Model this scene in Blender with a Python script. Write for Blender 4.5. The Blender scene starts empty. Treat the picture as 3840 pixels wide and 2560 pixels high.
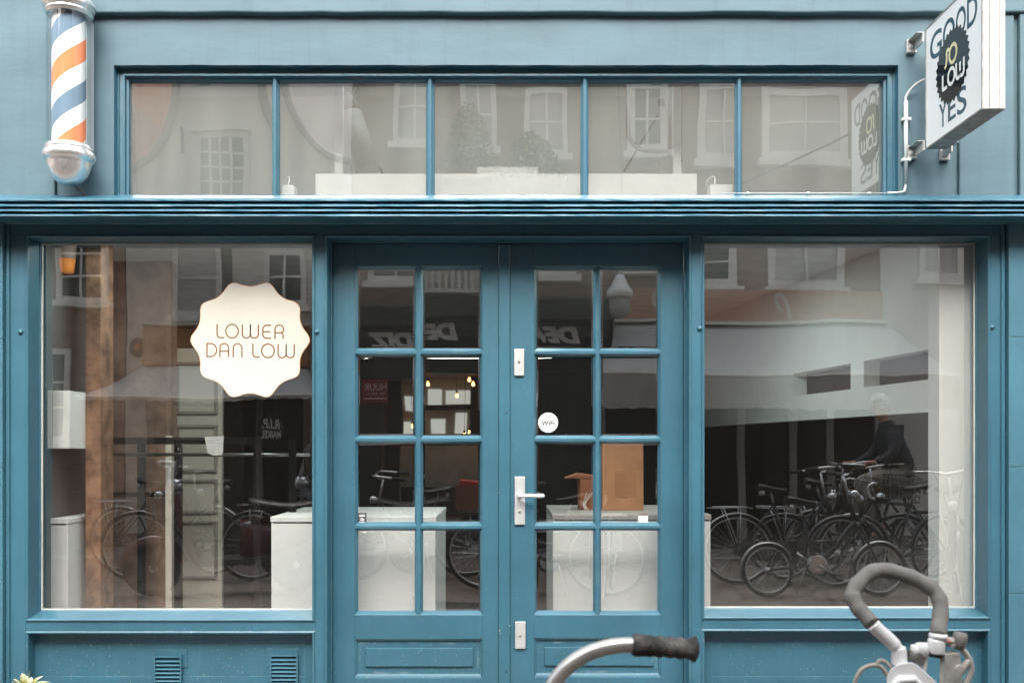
import bpy, bmesh, math, random
from mathutils import Vector, Matrix, Euler
random.seed(7)
R = math.radians
scn = bpy.context.scene
COL = scn.collection
# ---------------------------------------------------------------- picture <-> place
K, U0, V0, CAMD, CAMZ = 2251.0, 1167.0, 1029.0, 5.0, 1.3     # measured on the photograph: focal length, vanishing point, distance, height
def PX(u, y=0.0): return (u - U0) * (CAMD + y) / K
def PZ(v, y=0.0): return CAMZ - (v - V0) * (CAMD + y) / K
MIR = 5.26
def MX(u, d): return (u - U0) * (MIR + d) / K                 # a thing seen mirrored in the glass and standing d metres in front of the shop
def MZ(v, d): return CAMZ - (v - V0) * (MIR + d) / K

# ---------------------------------------------------------------- mesh builder
class MB:
    def __init__(self):
        self.bm = bmesh.new()
    def v(self, p): return self.bm.verts.new(p)
    def face(self, pts, mi=0):
        f = self.bm.faces.new([self.v(p) for p in pts]); f.material_index = mi; return f
    def box(self, x0, x1, y0, y1, z0, z1, mi=0):
        if x1 < x0: x0, x1 = x1, x0
        if y1 < y0: y0, y1 = y1, y0
        if z1 < z0: z0, z1 = z1, z0
        p = [self.v(c) for c in ((x0,y0,z0),(x1,y0,z0),(x1,y1,z0),(x0,y1,z0),(x0,y0,z1),(x1,y0,z1),(x1,y1,z1),(x0,y1,z1))]
        for q in ((0,1,5,4),(1,2,6,5),(2,3,7,6),(3,0,4,7),(4,5,6,7),(3,2,1,0)):
            f = self.bm.faces.new([p[i] for i in q]); f.material_index = mi
        return self
    def obox(self, c, sx, sy, sz, rot=(0,0,0), mi=0):
        m = Matrix.Translation(c) @ Euler(rot).to_matrix().to_4x4()
        p = [self.v(m @ Vector((sx*a/2, sy*b/2, sz*d/2))) for d in (-1,1) for a,b in ((-1,-1),(1,-1),(1,1),(-1,1))]
        for q in ((0,1,5,4),(1,2,6,5),(2,3,7,6),(3,0,4,7),(4,5,6,7),(3,2,1,0)):
            f = self.bm.faces.new([p[i] for i in q]); f.material_index = mi
        return self
    def tube(self, pts, r, seg=10, closed=False, caps=True, mi=0, flat=1.0):
        pts = [Vector(p) for p in pts]; n = len(pts)
        rs = r if isinstance(r, (list, tuple)) else [r]*n
        rings = []; nrm = None
        for i in range(n):
            if closed: t = pts[(i+1) % n] - pts[i-1]
            else: t = pts[min(i+1, n-1)] - pts[max(i-1, 0)]
            if t.length < 1e-9: t = Vector((0,0,1))
            t.normalize()
            if nrm is None:
                a = Vector((0,0,1)) if abs(t.z) < .9 else Vector((1,0,0))
                nrm = a - t*a.dot(t)
            else: nrm = nrm - t*nrm.dot(t)
            nrm.normalize(); b = t.cross(nrm)
            rings.append([self.v(pts[i] + (nrm*math.cos(k*2*math.pi/seg)*flat + b*math.sin(k*2*math.pi/seg))*rs[i]) for k in range(seg)])
        m = n if closed else n-1
        for i in range(m):
            A, B = rings[i], rings[(i+1) % n]
            for k in range(seg):
                f = self.bm.faces.new((A[k], A[(k+1)%seg], B[(k+1)%seg], B[k])); f.material_index = mi; f.smooth = True
        if caps and not closed:
            f = self.bm.faces.new(rings[0][::-1]); f.material_index = mi
            f = self.bm.faces.new(rings[-1]); f.material_index = mi
        return self
    def lathe(self, prof, c=(0,0,0), axis='z', seg=28, mi=0, smooth=True):
        c = Vector(c); rings = []
        for r, h in prof:
            ring = []
            for k in range(seg):
                a = 2*math.pi*k/seg; p, q = r*math.cos(a), r*math.sin(a)
                o = {'z': (p, q, h), 'y': (p, h, q), 'x': (h, p, q)}[axis]
                ring.append(self.v(c + Vector(o)))
            rings.append(ring)
        for A, B in zip(rings, rings[1:]):
            for k in range(seg):
                f = self.bm.faces.new((A[k], A[(k+1)%seg], B[(k+1)%seg], B[k])); f.smooth = smooth; f.material_index = mi
        for ring, pr in ((rings[0], prof[0]), (rings[-1], prof[-1])):
            if pr[0] > 1e-4:
                f = self.bm.faces.new(ring); f.material_index = mi
        return self
    def prism(self, poly, d0, d1, plane='xz', mi=0):
        def at(a, b, d): return {'xz': (a, d, b), 'yz': (d, a, b), 'xy': (a, b, d)}[plane]
        A = [self.v(at(a, b, d0)) for a, b in poly]; B = [self.v(at(a, b, d1)) for a, b in poly]
        n = len(poly)
        for f in (A, B[::-1]): self.bm.faces.new(f).material_index = mi
        for i in range(n):
            self.bm.faces.new((A[i], B[i], B[(i+1)%n], A[(i+1)%n])).material_index = mi
        return self
    def rect(self, x0, x1, z0, z1, prof, mi=0):
        """mitred frame round the opening x0..x1, z0..z1; prof is a list of (inward offset, y[, inward offset of the bottom side])"""
        loops = []
        for e in prof:
            o, y = e[0], e[1]; ob = e[2] if len(e) > 2 else o
            loops.append([self.v(p) for p in ((x0+o,y,z0+ob),(x1-o,y,z0+ob),(x1-o,y,z1-o),(x0+o,y,z1-o))])
        for A, B in zip(loops, loops[1:]):
            for i in range(4):
                self.bm.faces.new((A[i], A[(i+1)%4], B[(i+1)%4], B[i])).material_index = mi
        return self
    def sweepx(self, prof, x0, x1, n=1, jit=0.0, mi=0, smooth=False):
        """profile of (y, z) points run along x, its edges a little uneven"""
        rows = []
        for i in range(n+1):
            x = x0 + (x1-x0)*i/n
            rows.append([self.v((x, y + random.uniform(-jit, jit)*.6, z + random.uniform(-jit, jit))) for y, z in prof])
        for A, B in zip(rows, rows[1:]):
            for k in range(len(prof)-1):
                f = self.bm.faces.new((A[k], B[k], B[k+1], A[k+1])); f.material_index = mi; f.smooth = smooth
        for ring in (rows[0], rows[-1]):
            try: self.bm.faces.new(ring).material_index = mi
            except Exception: pass
        return self
    def merge(self, me, M):
        t = bmesh.new(); t.from_mesh(me); bmesh.ops.transform(t, matrix=M, verts=t.verts)
        idx = {v: self.v(v.co) for v in t.verts}
        for f in t.faces:
            try: self.bm.faces.new([idx[v] for v in f.verts])
            except Exception: pass
        t.free(); return self
    def build(self, name, mats, parent=None, bevel=0.0, smooth_angle=None, segs=2):
        bmesh.ops.recalc_face_normals(self.bm, faces=self.bm.faces)
        me = bpy.data.meshes.new(name); self.bm.to_mesh(me); self.bm.free()
        if not isinstance(mats, (list, tuple)): mats = [mats]
        for m in mats: me.materials.append(m)
        o = bpy.data.objects.new(name, me); COL.objects.link(o)
        if bevel:
            b = o.modifiers.new('edge', 'BEVEL'); b.width = bevel; b.segments = segs; b.limit_method = 'ANGLE'; b.angle_limit = R(40)
        attach(o, parent)
        return o
def attach(o, parent):
    if parent is None: return
    o.parent = parent
    if parent.type == 'EMPTY': o.matrix_parent_inverse = Matrix.Translation(-Vector(parent.location))
def tag(o, label=None, cat=None, group=None, kind=None):
    if label: o['label'] = label
    if cat: o['category'] = cat
    if group: o['group'] = group
    if kind: o['kind'] = kind
    return o
def thing(name, label, cat, loc=(0,0,0), group=None):
    o = bpy.data.objects.new(name, None); COL.objects.link(o); o.location = loc
    o.empty_display_size = .05
    return tag(o, label, cat, group)
def kids(o): return [c for c in bpy.data.objects if c.parent == o]
def copy_tree(o, parent=None):
    c = o.copy(); COL.objects.link(c)
    if parent is not None: c.parent = parent
    for ch in kids(o): copy_tree(ch, c)
    return c
def arc(cx, cz, rx, rz, a0, a1, n=12):
    return [(cx + rx*math.cos(R(a0+(a1-a0)*i/n)), cz + rz*math.sin(R(a0+(a1-a0)*i/n))) for i in range(n+1)]
def smooth_path(pts, n=6):
    """Catmull-Rom through pts"""
    P = [Vector(p) for p in pts]; out = []
    for i in range(len(P)-1):
        p0, p1, p2, p3 = P[max(i-1,0)], P[i], P[i+1], P[min(i+2,len(P)-1)]
        for k in range(n):
            t = k/n
            out.append(.5*((2*p1)+(p2-p0)*t+(2*p0-5*p1+4*p2-p3)*t*t+(3*p1-p0-3*p2+p3)*t**3))
    return out + [P[-1]]
# flat lettering drawn as strokes; pts are (a, b) in the plane; to3 maps (a, b, height) to the place
def strokes(mb, paths, w, to3, h0=0.0, h1=0.002, mi=0):
    for pts in paths:
        pts = [Vector((p[0], p[1])) for p in pts]; n = len(pts)
        closed = (pts[0]-pts[-1]).length < 1e-6 and n > 3
        if closed: pts = pts[:-1]; n -= 1
        L, Q = [], []
        for i in range(n):
            if closed: a, b = pts[i]-pts[i-1], pts[(i+1)%n]-pts[i]
            else: a, b = pts[i]-pts[max(i-1,0)], pts[min(i+1,n-1)]-pts[i]
            if a.length < 1e-9: a = b
            if b.length < 1e-9: b = a
            a = a.normalized(); b = b.normalized(); t = (a+b)
            t = t.normalized() if t.length > 1e-6 else a
            nn = Vector((-t.y, t.x)); s = (w/2)/max(.5, nn.dot(Vector((-a.y, a.x))))
            L.append(pts[i]+nn*s); Q.append(pts[i]-nn*s)
        m = n if closed else n-1
        for i in range(m):
            j = (i+1) % n
            top = [mb.v(to3(p.x, p.y, h1)) for p in (L[i], Q[i], Q[j], L[j])]
            mb.bm.faces.new(top).material_index = mi
def font_mesh(txt, bold=0.0, shear=0.0):
    cu = bpy.data.curves.new('lettering', 'FONT'); cu.body = txt; cu.size = 1.0; cu.offset = bold; cu.shear = shear
    cu.resolution_u = 6; cu.extrude = 0.004
    o = bpy.data.objects.new('lettering', cu); COL.objects.link(o)
    bpy.context.view_layer.update()
    me = bpy.data.meshes.new_from_object(o.evaluated_get(bpy.context.evaluated_depsgraph_get()))
    bpy.data.objects.remove(o); bpy.data.curves.remove(cu)
    return me
def letters(mb, txt, a0, a1, b0, b1, to3, bold=0.0, h=0.002, shear=0.0):
    """built-in lettering stretched to a0..a1 by b0..b1 in the plane that to3 spans"""
    me = font_mesh(txt, bold, shear)
    xs = [v.co.x for v in me.vertices]; ys = [v.co.y for v in me.vertices]
    sx = (a1-a0)/(max(xs)-min(xs)); sy = (b1-b0)/(max(ys)-min(ys)); mx, my = min(xs), min(ys)
    for v in me.vertices:
        v.co = to3(a0+(v.co.x-mx)*sx, b0+(v.co.y-my)*sy, h if v.co.z > 0 else h*.2)
    t = bmesh.new(); t.from_mesh(me)
    idx = {v: mb.v(v.co) for v in t.verts}
    for f in t.faces:
        try: mb.bm.faces.new([idx[v] for v in f.verts])
        except Exception: pass
    t.free(); bpy.data.meshes.remove(me)

# ---------------------------------------------------------------- materials
def new_mat(name):
    m = bpy.data.materials.new(name); m.use_nodes = True
    nt = m.node_tree; b = nt.nodes['Principled BSDF']
    return m, nt, b
def N(nt, t, **kw):
    n = nt.nodes.new(t)
    for k, v in kw.items():
        if k in n.inputs: n.inputs[k].default_value = v
        else: setattr(n, k, v)
    return n
def coords(nt, sx=1, sy=1, sz=1):
    tc = N(nt, 'ShaderNodeTexCoord'); mp = N(nt, 'ShaderNodeMapping'); mp.inputs['Scale'].default_value = (sx, sy, sz)
    nt.links.new(tc.outputs['Object'], mp.inputs['Vector']); return mp.outputs['Vector']
def noise(nt, vec, scale, detail=4, rough=.55, dist=0):
    n = N(nt, 'ShaderNodeTexNoise'); n.inputs['Scale'].default_value = scale; n.inputs['Detail'].default_value = detail
    n.inputs['Roughness'].default_value = rough; n.inputs['Distortion'].default_value = dist
    nt.links.new(vec, n.inputs['Vector']); return n.outputs['Fac']
def ramp(nt, fac, stops):
    r = N(nt, 'ShaderNodeValToRGB'); e = r.color_ramp.elements
    while len(e) < len(stops): e.new(.5)
    for el, (p, c) in zip(e, stops):
        el.position = p; el.color = (c, c, c, 1) if isinstance(c, (int, float)) else (*c, 1)
    nt.links.new(fac, r.inputs['Fac']); return r.outputs['Color']
def mixc(nt, fac, a, b):
    m = N(nt, 'ShaderNodeMix'); m.data_type = 'RGBA'
    for s, val in ((m.inputs[0], fac), (m.inputs[6], a), (m.inputs[7], b)):
        if isinstance(val, (tuple, list)): s.default_value = (*val, 1)
        elif isinstance(val, (int, float)): s.default_value = val
        else: nt.links.new(val, s)
    return m.outputs[2]
def bump(nt, b, h, strength, dist=.01):
    n = N(nt, 'ShaderNodeBump'); n.inputs['Strength'].default_value = strength; n.inputs['Distance'].default_value = dist
    nt.links.new(h, n.inputs['Height']); nt.links.new(n.outputs['Normal'], b.inputs['Normal'])
def vary(c, k): return tuple(min(1, x*k) for x in c)
def mat(name, col, rough=.5, metal=0.0, var=.12, scale=6, bmp=0.0, bscale=60, coat=0.0, spec=.5, stretch=(1,1,1)):
    m, nt, b = new_mat(name)
    vec = coords(nt, *stretch)
    c = mixc(nt, ramp(nt, noise(nt, vec, scale), ((.3, 0), (.7, 1))), vary(col, 1-var), vary(col, 1+var))
    nt.links.new(c, b.inputs['Base Color'])
    b.inputs['Roughness'].default_value = rough; b.inputs['Metallic'].default_value = metal
    b.inputs['Coat Weight'].default_value = coat; b.inputs['Specular IOR Level'].default_value = spec
    if bmp: bump(nt, b, noise(nt, vec, bscale), bmp)
    return m
def paint(name, col, specks=0.0, rough=.36):
    """brushed-on blue house paint: faint streaks, small dents, chips and, low down, splashes of dirt"""
    m, nt, b = new_mat(name)
    v1 = coords(nt); v2 = coords(nt, 1, 1, 14); v3 = coords(nt, 10, 10, .7)
    c = mixc(nt, ramp(nt, noise(nt, v1, 2.2, 5), ((.3, 0), (.72, 1))), vary(col, .86), vary(col, 1.12))
    c = mixc(nt, ramp(nt, noise(nt, v3, 3.0, 3), ((.45, 0), (.8, .35))), c, vary(col, .8))
    grime = ramp(nt, noise(nt, v1, 38, 8, .7), ((.62, 0), (.72, .55)))
    c = mixc(nt, grime, c, vary(col, .62))
    drip = ramp(nt, noise(nt, coords(nt, 22, 22, .9), 1.6, 6, .65), ((.60, 0), (.78, .42)))
    c = mixc(nt, drip, c, vary(col, 1.45))
    chip = ramp(nt, noise(nt, v1, 17, 9, .72), ((.735, 0), (.75, .8)))
    c = mixc(nt, chip, c, (.30, .31, .30))
    vo = N(nt, 'ShaderNodeTexVoronoi'); vo.inputs['Scale'].default_value = 46; nt.links.new(v1, vo.inputs['Vector'])
    keep = ramp(nt, noise(nt, v1, 9, 3), ((.60 - specks*.22, 0), (.63 - specks*.22, 1)))
    dots = ramp(nt, vo.outputs['Distance'], ((.04 + .03*specks, .8), (.09 + .06*specks, 0)))
    mm = N(nt, 'ShaderNodeMath'); mm.operation = 'MULTIPLY'
    nt.links.new(keep, mm.inputs[0]); nt.links.new(dots, mm.inputs[1])
    c = mixc(nt, mm.outputs[0], c, (.42, .40, .36))
    bv = N(nt, 'ShaderNodeBevel'); bv.samples = 4; bv.inputs['Radius'].default_value = .0045
    ge = N(nt, 'ShaderNodeNewGeometry'); dt = N(nt, 'ShaderNodeVectorMath'); dt.operation = 'DOT_PRODUCT'
    nt.links.new(bv.outputs[0], dt.inputs[0]); nt.links.new(ge.outputs['True Normal'], dt.inputs[1])
    edge = ramp(nt, dt.outputs['Value'], ((.80, 1), (.96, 0)))
    worn = ramp(nt, noise(nt, v1, 7, 8, .68), ((.50, 0), (.64, .55)))
    em = N(nt, 'ShaderNodeMath'); em.operation = 'MULTIPLY'; nt.links.new(edge, em.inputs[0]); nt.links.new(worn, em.inputs[1])
    c = mixc(nt, em.outputs[0], c, (.27, .33, .35))  # patchy edge wear, its lighter tone also a painted edge highlight
    nt.links.new(c, b.inputs['Base Color'])
    b.inputs['Roughness'].default_value = rough; b.inputs['Specular IOR Level'].default_value = .55
    a = N(nt, 'ShaderNodeMath'); a.operation = 'ADD'
    nt.links.new(noise(nt, v2, 30, 4), a.inputs[0]); nt.links.new(noise(nt, v1, 5, 4), a.inputs[1])
    bump(nt, b, a.outputs[0], .16, .006)
    return m
def plaster(name, col):
    m, nt, b = new_mat(name)
    v1 = coords(nt, 1, 1, 1); v2 = coords(nt, 1, 1, 3.2)
    c = mixc(nt, ramp(nt, noise(nt, v2, 1.6, 6), ((.3, 0), (.7, 1))), vary(col, .88), vary(col, 1.1))
    c = mixc(nt, ramp(nt, noise(nt, v1, 60, 4), ((.66, 0), (.74, .5))), c, vary(col, .7))
    c = mixc(nt, ramp(nt, noise(nt, coords(nt, 9, 9, .8), 1.5, 6, .65), ((.52, 0), (.8, .5))), c, vary(col, .68))
    c = mixc(nt, ramp(nt, noise(nt, v1, 13, 9, .75), ((.72, 0), (.74, .7))), c, (.34, .36, .35))
    nt.links.new(c, b.inputs['Base Color']); b.inputs['Roughness'].default_value = .55; b.inputs['Specular IOR Level'].default_value = .3
    a = N(nt, 'ShaderNodeMath'); a.operation = 'MULTIPLY_ADD'; a.inputs[1].default_value = 2.2
    nt.links.new(noise(nt, v2, 2.6, 5, .5, .6), a.inputs[0]); nt.links.new(noise(nt, v2, 16, 5), a.inputs[2])
    bump(nt, b, a.outputs[0], .07, .012)
    return m
def brick(name, c1, c2, mortar, scale=1.0, rough=.85):
    m, nt, b = new_mat(name)
    tc = N(nt, 'ShaderNodeTexCoord'); sep = N(nt, 'ShaderNodeSeparateXYZ'); cmb = N(nt, 'ShaderNodeCombineXYZ')
    nt.links.new(tc.outputs['Object'], sep.inputs[0])
    ad = N(nt, 'ShaderNodeMath'); ad.operation = 'ADD'
    nt.links.new(sep.outputs['X'], ad.inputs[0]); nt.links.new(sep.outputs['Y'], ad.inputs[1])
    nt.links.new(ad.outputs[0], cmb.inputs['X']); nt.links.new(sep.outputs['Z'], cmb.inputs['Y'])
    bt = N(nt, 'ShaderNodeTexBrick')
    for k, v in (('Scale', scale), ('Mortar Size', .006), ('Brick Width', .21), ('Row Height', .062), ('Bias', -.1)): bt.inputs[k].default_value = v
    bt.inputs['Color1'].default_value = (*c1, 1); bt.inputs['Color2'].default_value = (*c2, 1); bt.inputs['Mortar'].default_value = (*mortar, 1)
    nt.links.new(cmb.outputs[0], bt.inputs['Vector'])
    vec = coords(nt)
    c = mixc(nt, ramp(nt, noise(nt, vec, 1.4, 7, .6), ((.35, 0), (.75, .55))), bt.outputs['Color'], vary(c1, .55))
    nt.links.new(c, b.inputs['Base Color']); b.inputs['Roughness'].default_value = rough
    bump(nt, b, bt.outputs['Fac'], -.5, .006)
    return m
def pavers(name, c1, c2, mortar):
    m, nt, b = new_mat(name)
    v = coords(nt); bt = N(nt, 'ShaderNodeTexBrick')
    for k, x in (('Scale', 1.0), ('Mortar Size', .005), ('Brick Width', .2), ('Row Height', .1)): bt.inputs[k].default_value = x
    bt.inputs['Color1'].default_value = (*c1, 1); bt.inputs['Color2'].default_value = (*c2, 1); bt.inputs['Mortar'].default_value = (*mortar, 1)
    nt.links.new(v, bt.inputs['Vector'])
    c = mixc(nt, ramp(nt, noise(nt, v, .9, 6), ((.4, 0), (.75, .6))), bt.outputs['Color'], vary(c2, .5))
    nt.links.new(c, b.inputs['Base Color']); b.inputs['Roughness'].default_value = .8
    bump(nt, b, bt.outputs['Fac'], -.4, .006)
    return m
def glass(name, refl=.3, dust=.04, speck=.5, tint=(.9,.93,.92), wob=.02, dustcol=(.62,.60,.55), low=None):
    """window pane: mirror, see-through and a film of dust and dried drops; low = (z0, z1) splashed dirtier towards the sill"""
    m = bpy.data.materials.new(name); m.use_nodes = True; nt = m.node_tree; nt.nodes.clear()
    out = N(nt, 'ShaderNodeOutputMaterial'); tr = N(nt, 'ShaderNodeBsdfTransparent'); gl = N(nt, 'ShaderNodeBsdfGlossy')
    tr.inputs['Color'].default_value = (*tint, 1); gl.inputs['Roughness'].default_value = 0.0; gl.inputs['Color'].default_value = (.95,.97,.96,1)
    vec = coords(nt)
    bp = N(nt, 'ShaderNodeBump'); bp.inputs['Strength'].default_value = wob; bp.inputs['Distance'].default_value = .05
    nt.links.new(noise(nt, vec, 2.3, 1), bp.inputs['Height']); nt.links.new(bp.outputs['Normal'], gl.inputs['Normal'])
    m1 = N(nt, 'ShaderNodeMixShader'); m1.inputs[0].default_value = refl
    nt.links.new(tr.outputs[0], m1.inputs[1]); nt.links.new(gl.outputs[0], m1.inputs[2])
    df = N(nt, 'ShaderNodeBsdfDiffuse'); df.inputs['Color'].default_value = (*dustcol, 1)
    streak = ramp(nt, noise(nt, coords(nt, 5, 5, 1.1), 1.3, 6, .6), ((.3, dust*.75), (.75, dust*1.35)))
    sp = ramp(nt, noise(nt, vec, 190, 2, .5), ((.66, 0), (.76, .5)))
    area = ramp(nt, noise(nt, vec, 2.6, 4), ((.38, .08), (.72, 1)))
    mu = N(nt, 'ShaderNodeMath'); mu.operation = 'MULTIPLY'; nt.links.new(sp, mu.inputs[0]); nt.links.new(area, mu.inputs[1])
    mv = N(nt, 'ShaderNodeMath'); mv.operation = 'MULTIPLY_ADD'; mv.inputs[1].default_value = speck
    nt.links.new(mu.outputs[0], mv.inputs[0]); nt.links.new(streak, mv.inputs[2])
    fac = mv.outputs[0]
    if low:
        tc = N(nt, 'ShaderNodeTexCoord'); s = N(nt, 'ShaderNodeSeparateXYZ'); nt.links.new(tc.outputs['Object'], s.inputs[0])
        mr = N(nt, 'ShaderNodeMapRange'); mr.inputs[1].default_value = low[0]; mr.inputs[2].default_value = low[1]
        mr.inputs[3].default_value = low[2]; mr.inputs[4].default_value = 0; nt.links.new(s.outputs['Z'], mr.inputs[0])
        n2 = ramp(nt, noise(nt, vec, 26, 6, .7), ((.35, .1), (.8, 1)))
        q = N(nt, 'ShaderNodeMath'); q.operation = 'MULTIPLY'; nt.links.new(mr.outputs[0], q.inputs[0]); nt.links.new(n2, q.inputs[1])
        ad = N(nt, 'ShaderNodeMath'); ad.operation = 'ADD'; nt.links.new(q.outputs[0], ad.inputs[0]); nt.links.new(fac, ad.inputs[1]); fac = ad.outputs[0]
    m2 = N(nt, 'ShaderNodeMixShader'); nt.links.new(fac, m2.inputs[0])
    nt.links.new(m1.outputs[0], m2.inputs[1]); nt.links.new(df.outputs[0], m2.inputs[2])
    nt.links.new(m2.outputs[0], out.inputs['Surface'])
    return m
def lamp_mat(name, col, strength):
    m, nt, b = new_mat(name)
    b.inputs['Base Color'].default_value = (*col, 1); b.inputs['Emission Color'].default_value = (*col, 1); b.inputs['Emission Strength'].default_value = strength
    return m
BLUE = (.039, .128, .180)
M = {}
M['blue'] = paint('blue house paint', BLUE)
M['blue_low'] = paint('blue house paint with dirt splashes', BLUE, .8)
M['blue_door'] = paint('blue door paint', BLUE, .12)
M['pilaster'] = paint('lighter blue paint', (.054, .152, .205), .2)
M['plaster'] = plaster('blue painted render', (.090, .152, .182))
M['black'] = mat('black gap', (.006,.008,.01), .8)
M['seal'] = mat('pale window sealant', (.55,.56,.52), .6)
M['alu'] = mat('brushed aluminium', (.62,.64,.64), .42, .55, .05)
M['chrome'] = mat('chrome', (.88,.88,.87), .26, .9, .04)
M['white'] = mat('white lacquer', (.84,.86,.84), .45, 0, .03)
M['white_matt'] = mat('matt white paint', (.72,.73,.70), .8, 0, .05)
M['cream'] = mat('cream film', (.54,.52,.462), .55, 0, .03, 3)
M['rust_ink'] = mat('dark rust ink', (.17,.062,.014), .5, 0, .05)
M['ink'] = mat('black ink', (.015,.017,.018), .5)
M['grey_ink'] = mat('grey ink', (.4,.41,.4), .5)
# ================================================================ the blue shop
shop = thing('shop_building', 'blue painted shopfront with double glazed doors between two display windows', 'building', (0, .3, 0))
XL, XR = -3.05, 3.05
zc0 = PZ(456)                    # top of the cornice
tx0, tx1, tz0, tz1 = PX(262), PX(2063), PZ(449), PZ(150)
zlip = PZ(37)
# ---- rendered wall over the cornice
def wavy(mb, x0, x1, y0, y1, z0, z1, n, jz0=0.0, jz1=0.0, jx0=0.0, jx1=0.0):
    """a slab of hand-trowelled render whose edges wander a few millimetres"""
    cols = []
    for i in range(n+1):
        x = x0 + (x1-x0)*i/n
        a, b = random.uniform(-jz0, jz0), random.uniform(-jz1, jz1)
        cols.append([mb.v((x, y, z)) for y, z in ((y0, z0+a), (y1, z0+a), (y1, z1+b), (y0, z1+b))])
    for A, B in zip(cols, cols[1:]):
        for k in range(4): mb.bm.faces.new((A[k], B[k], B[(k+1)%4], A[(k+1)%4]))
    for c in (cols[0], cols[-1]): mb.bm.faces.new(c)
w = MB()
wavy(w, PX(131), tx0, 0, .3, zc0-.02, zlip+.03, 1)             # left of the transom
wavy(w, tx1, XR, 0, .3, zc0-.02, zlip+.03, 1)
wavy(w, tx0, tx1, 0, .3, tz1, zlip+.03, 60, .0022, 0)          # band over the transom
w.build('wall', M['plaster'], shop)
w = MB()
wavy(w, PX(213), XR, -.040, .3, zlip, 3.62, 44, .0028, 0)
w.build('wall_band', M['plaster'], shop, .010, segs=3)
w = MB()
w.prism([(XL, zc0-.02), (PX(131)-.002, zc0-.02), (PX(131)-.002, PZ(395)), (PX(213)-.002, PZ(395)), (PX(213)-.002, 3.62), (XL, 3.62)], -.022, .3, 'xz')
w.build('wall_pilaster', M['plaster'], shop, .007, segs=3)
for x0, x1, yy in ((PX(2199), PX(2325), -.022), (PX(2336), XR, -.030)):
    w = MB(); w.box(x0, x1, yy, -.001, zc0-.02, zlip-.002); w.build('wall_pilaster', M['plaster'], shop, .007, segs=3)
w = MB(); w.box(XL, XR, .0, .3, 3.62, 7.4)
for x in (-1.9, 0, 1.9): pass
w.build('upper_wall', M['plaster'], shop)
um = mat('dark upper glass', (.02,.025,.03), .05)
for x in (-2.05, 0, 2.05):
    w = MB(); w.box(x-.55, x+.55, -.02, -.002, 4.35, 6.3); uw = w.build('window', M['white_matt'], shop)
    for a in (-.5, .025): w = MB(); w.box(x+a, x+a+.475, -.028, -.021, 4.42, 6.23); w.build('pane', um, uw)
# ---- cornice
co = MB()
cp = lambda y, v: (y, PZ(v, y))
prof = [(.02, PZ(451)), (-.03, PZ(452)), cp(-.186, 455.5), cp(-.196, 459), cp(-.196, 461), cp(-.188, 463), cp(-.160, 466.5)]
for i, v in enumerate((468.0, 479.3, 490.6)):
    p_ = .201 + .004*i
    prof += [cp(-.164, v), cp(-p_+.010, v+1.4), cp(-p_+.003, v+3), cp(-p_, v+4.8), cp(-p_, v+5.4), cp(-p_+.006, v+7.4)] + ([cp(-.160, v+10.6)] if i < 2 else [])
prof += [cp(-.165, 500.5), (-.030, PZ(515.5)), (-.026, PZ(517)), (.02, PZ(517.5))]
co.sweepx(prof, XL, XR, 90, .0011)
cornice = co.build('cornice', M['blue'], shop)
# ---- timber frame
zt = PZ(546)
lw, dr, rw = (PX(66), PX(717)), (PX(752), PX(1582)), (PX(1618), PX(2268))
lwz, rwz = (PZ(1420), zt), (PZ(1415), zt)
BD = .0155
f = MB()
f.box(PX(16), PX(2304), 0, .16, zt+BD, PZ(512))                                  # lintel board
def post(x0, x1): f.box(x0, x1, 0, .16, 0.0, zt+BD-.0005)
post(PX(16), lw[0]-BD); post(lw[1]+BD, dr[0]-BD); post(dr[1]+BD, rw[0]-BD); post(rw[1]+BD, PX(2304))
f.box(lw[0]-BD, lw[1]+BD, 0, .16, PZ(1448), lwz[0]); f.box(rw[0]-BD, rw[1]+BD, 0, .16, PZ(1443), rwz[0])
f.box(lw[0]-BD, lw[1]+BD, 0, .16, 0, .07); f.box(rw[0]-BD, rw[1]+BD, 0, .16, 0, .07)
f.build('timber_frame', M['blue'], shop, .0025)
for a, b in ((15, 24), (2298, 2307)):                                           # slim cover strips beside the posts
    f = MB(); f.box(PX(a), PX(b), -.012, -.0005, 0, PZ(516)); f.build('cover_strip', M['blue'], shop, .004)
for x0, x1, cuts in ((XL, PX(14), (782, 1075, 1330)), (PX(2309), XR, (776, 1072, 1361))):
    f = MB(); zs = [PZ(505)] + [PZ(c) for c in cuts] + [0]
    for a, b in zip(zs, zs[1:]): f.box(x0, x1, -.036, .16, b+.0025, a)
    f.box(x0+.002, x1-.002, -.030, .16, 0, PZ(505))
    f.build('pilaster', M['pilaster'], shop, .002)
for x0, x1 in ((PX(14), PX(16)), (PX(2304), PX(2309))): pass
bead = [(-BD, 0), (-.0135, -.001), (-.0125, -.006), (-.009, -.0085), (-.005, -.0085), (-.001, -.005), (0, .002)]
GY = .128
# ---- shop windows
def shop_window(x, z, rail_z, label):
    w = MB()
    w.rect(x[0], x[1], z[0], z[1], bead + [(0, .110, .020), (.004, .112, .024), (.004, .150, .024)])
    win = w.build('shop_window', M['blue'], shop)
    win['label'] = label
    s = MB(); s.rect(x[0]+.004, x[1]-.004, z[0]+.024, z[1]-.004, [(0, GY-.003), (.007, GY-.0028), (.0075, GY+.004)])
    s.build('sealant', M['seal'], win)
    g = MB(); g.face([(x[0]+.004, GY, z[0]+.024), (x[1]-.004, GY, z[0]+.024), (x[1]-.004, GY, z[1]-.004), (x[0]+.004, GY, z[1]-.004)])
    return win, g
M['glass_left'] = glass('shop glass, left', .29, .005, .25, tint=(.97,.98,.97), low=(z_ := PZ(1410, .128), z_+.35, .08))
M['glass_right'] = glass('shop glass, right', .37, .006, .30, tint=(.97,.98,.97), low=(z_, z_+.45, .12))
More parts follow.
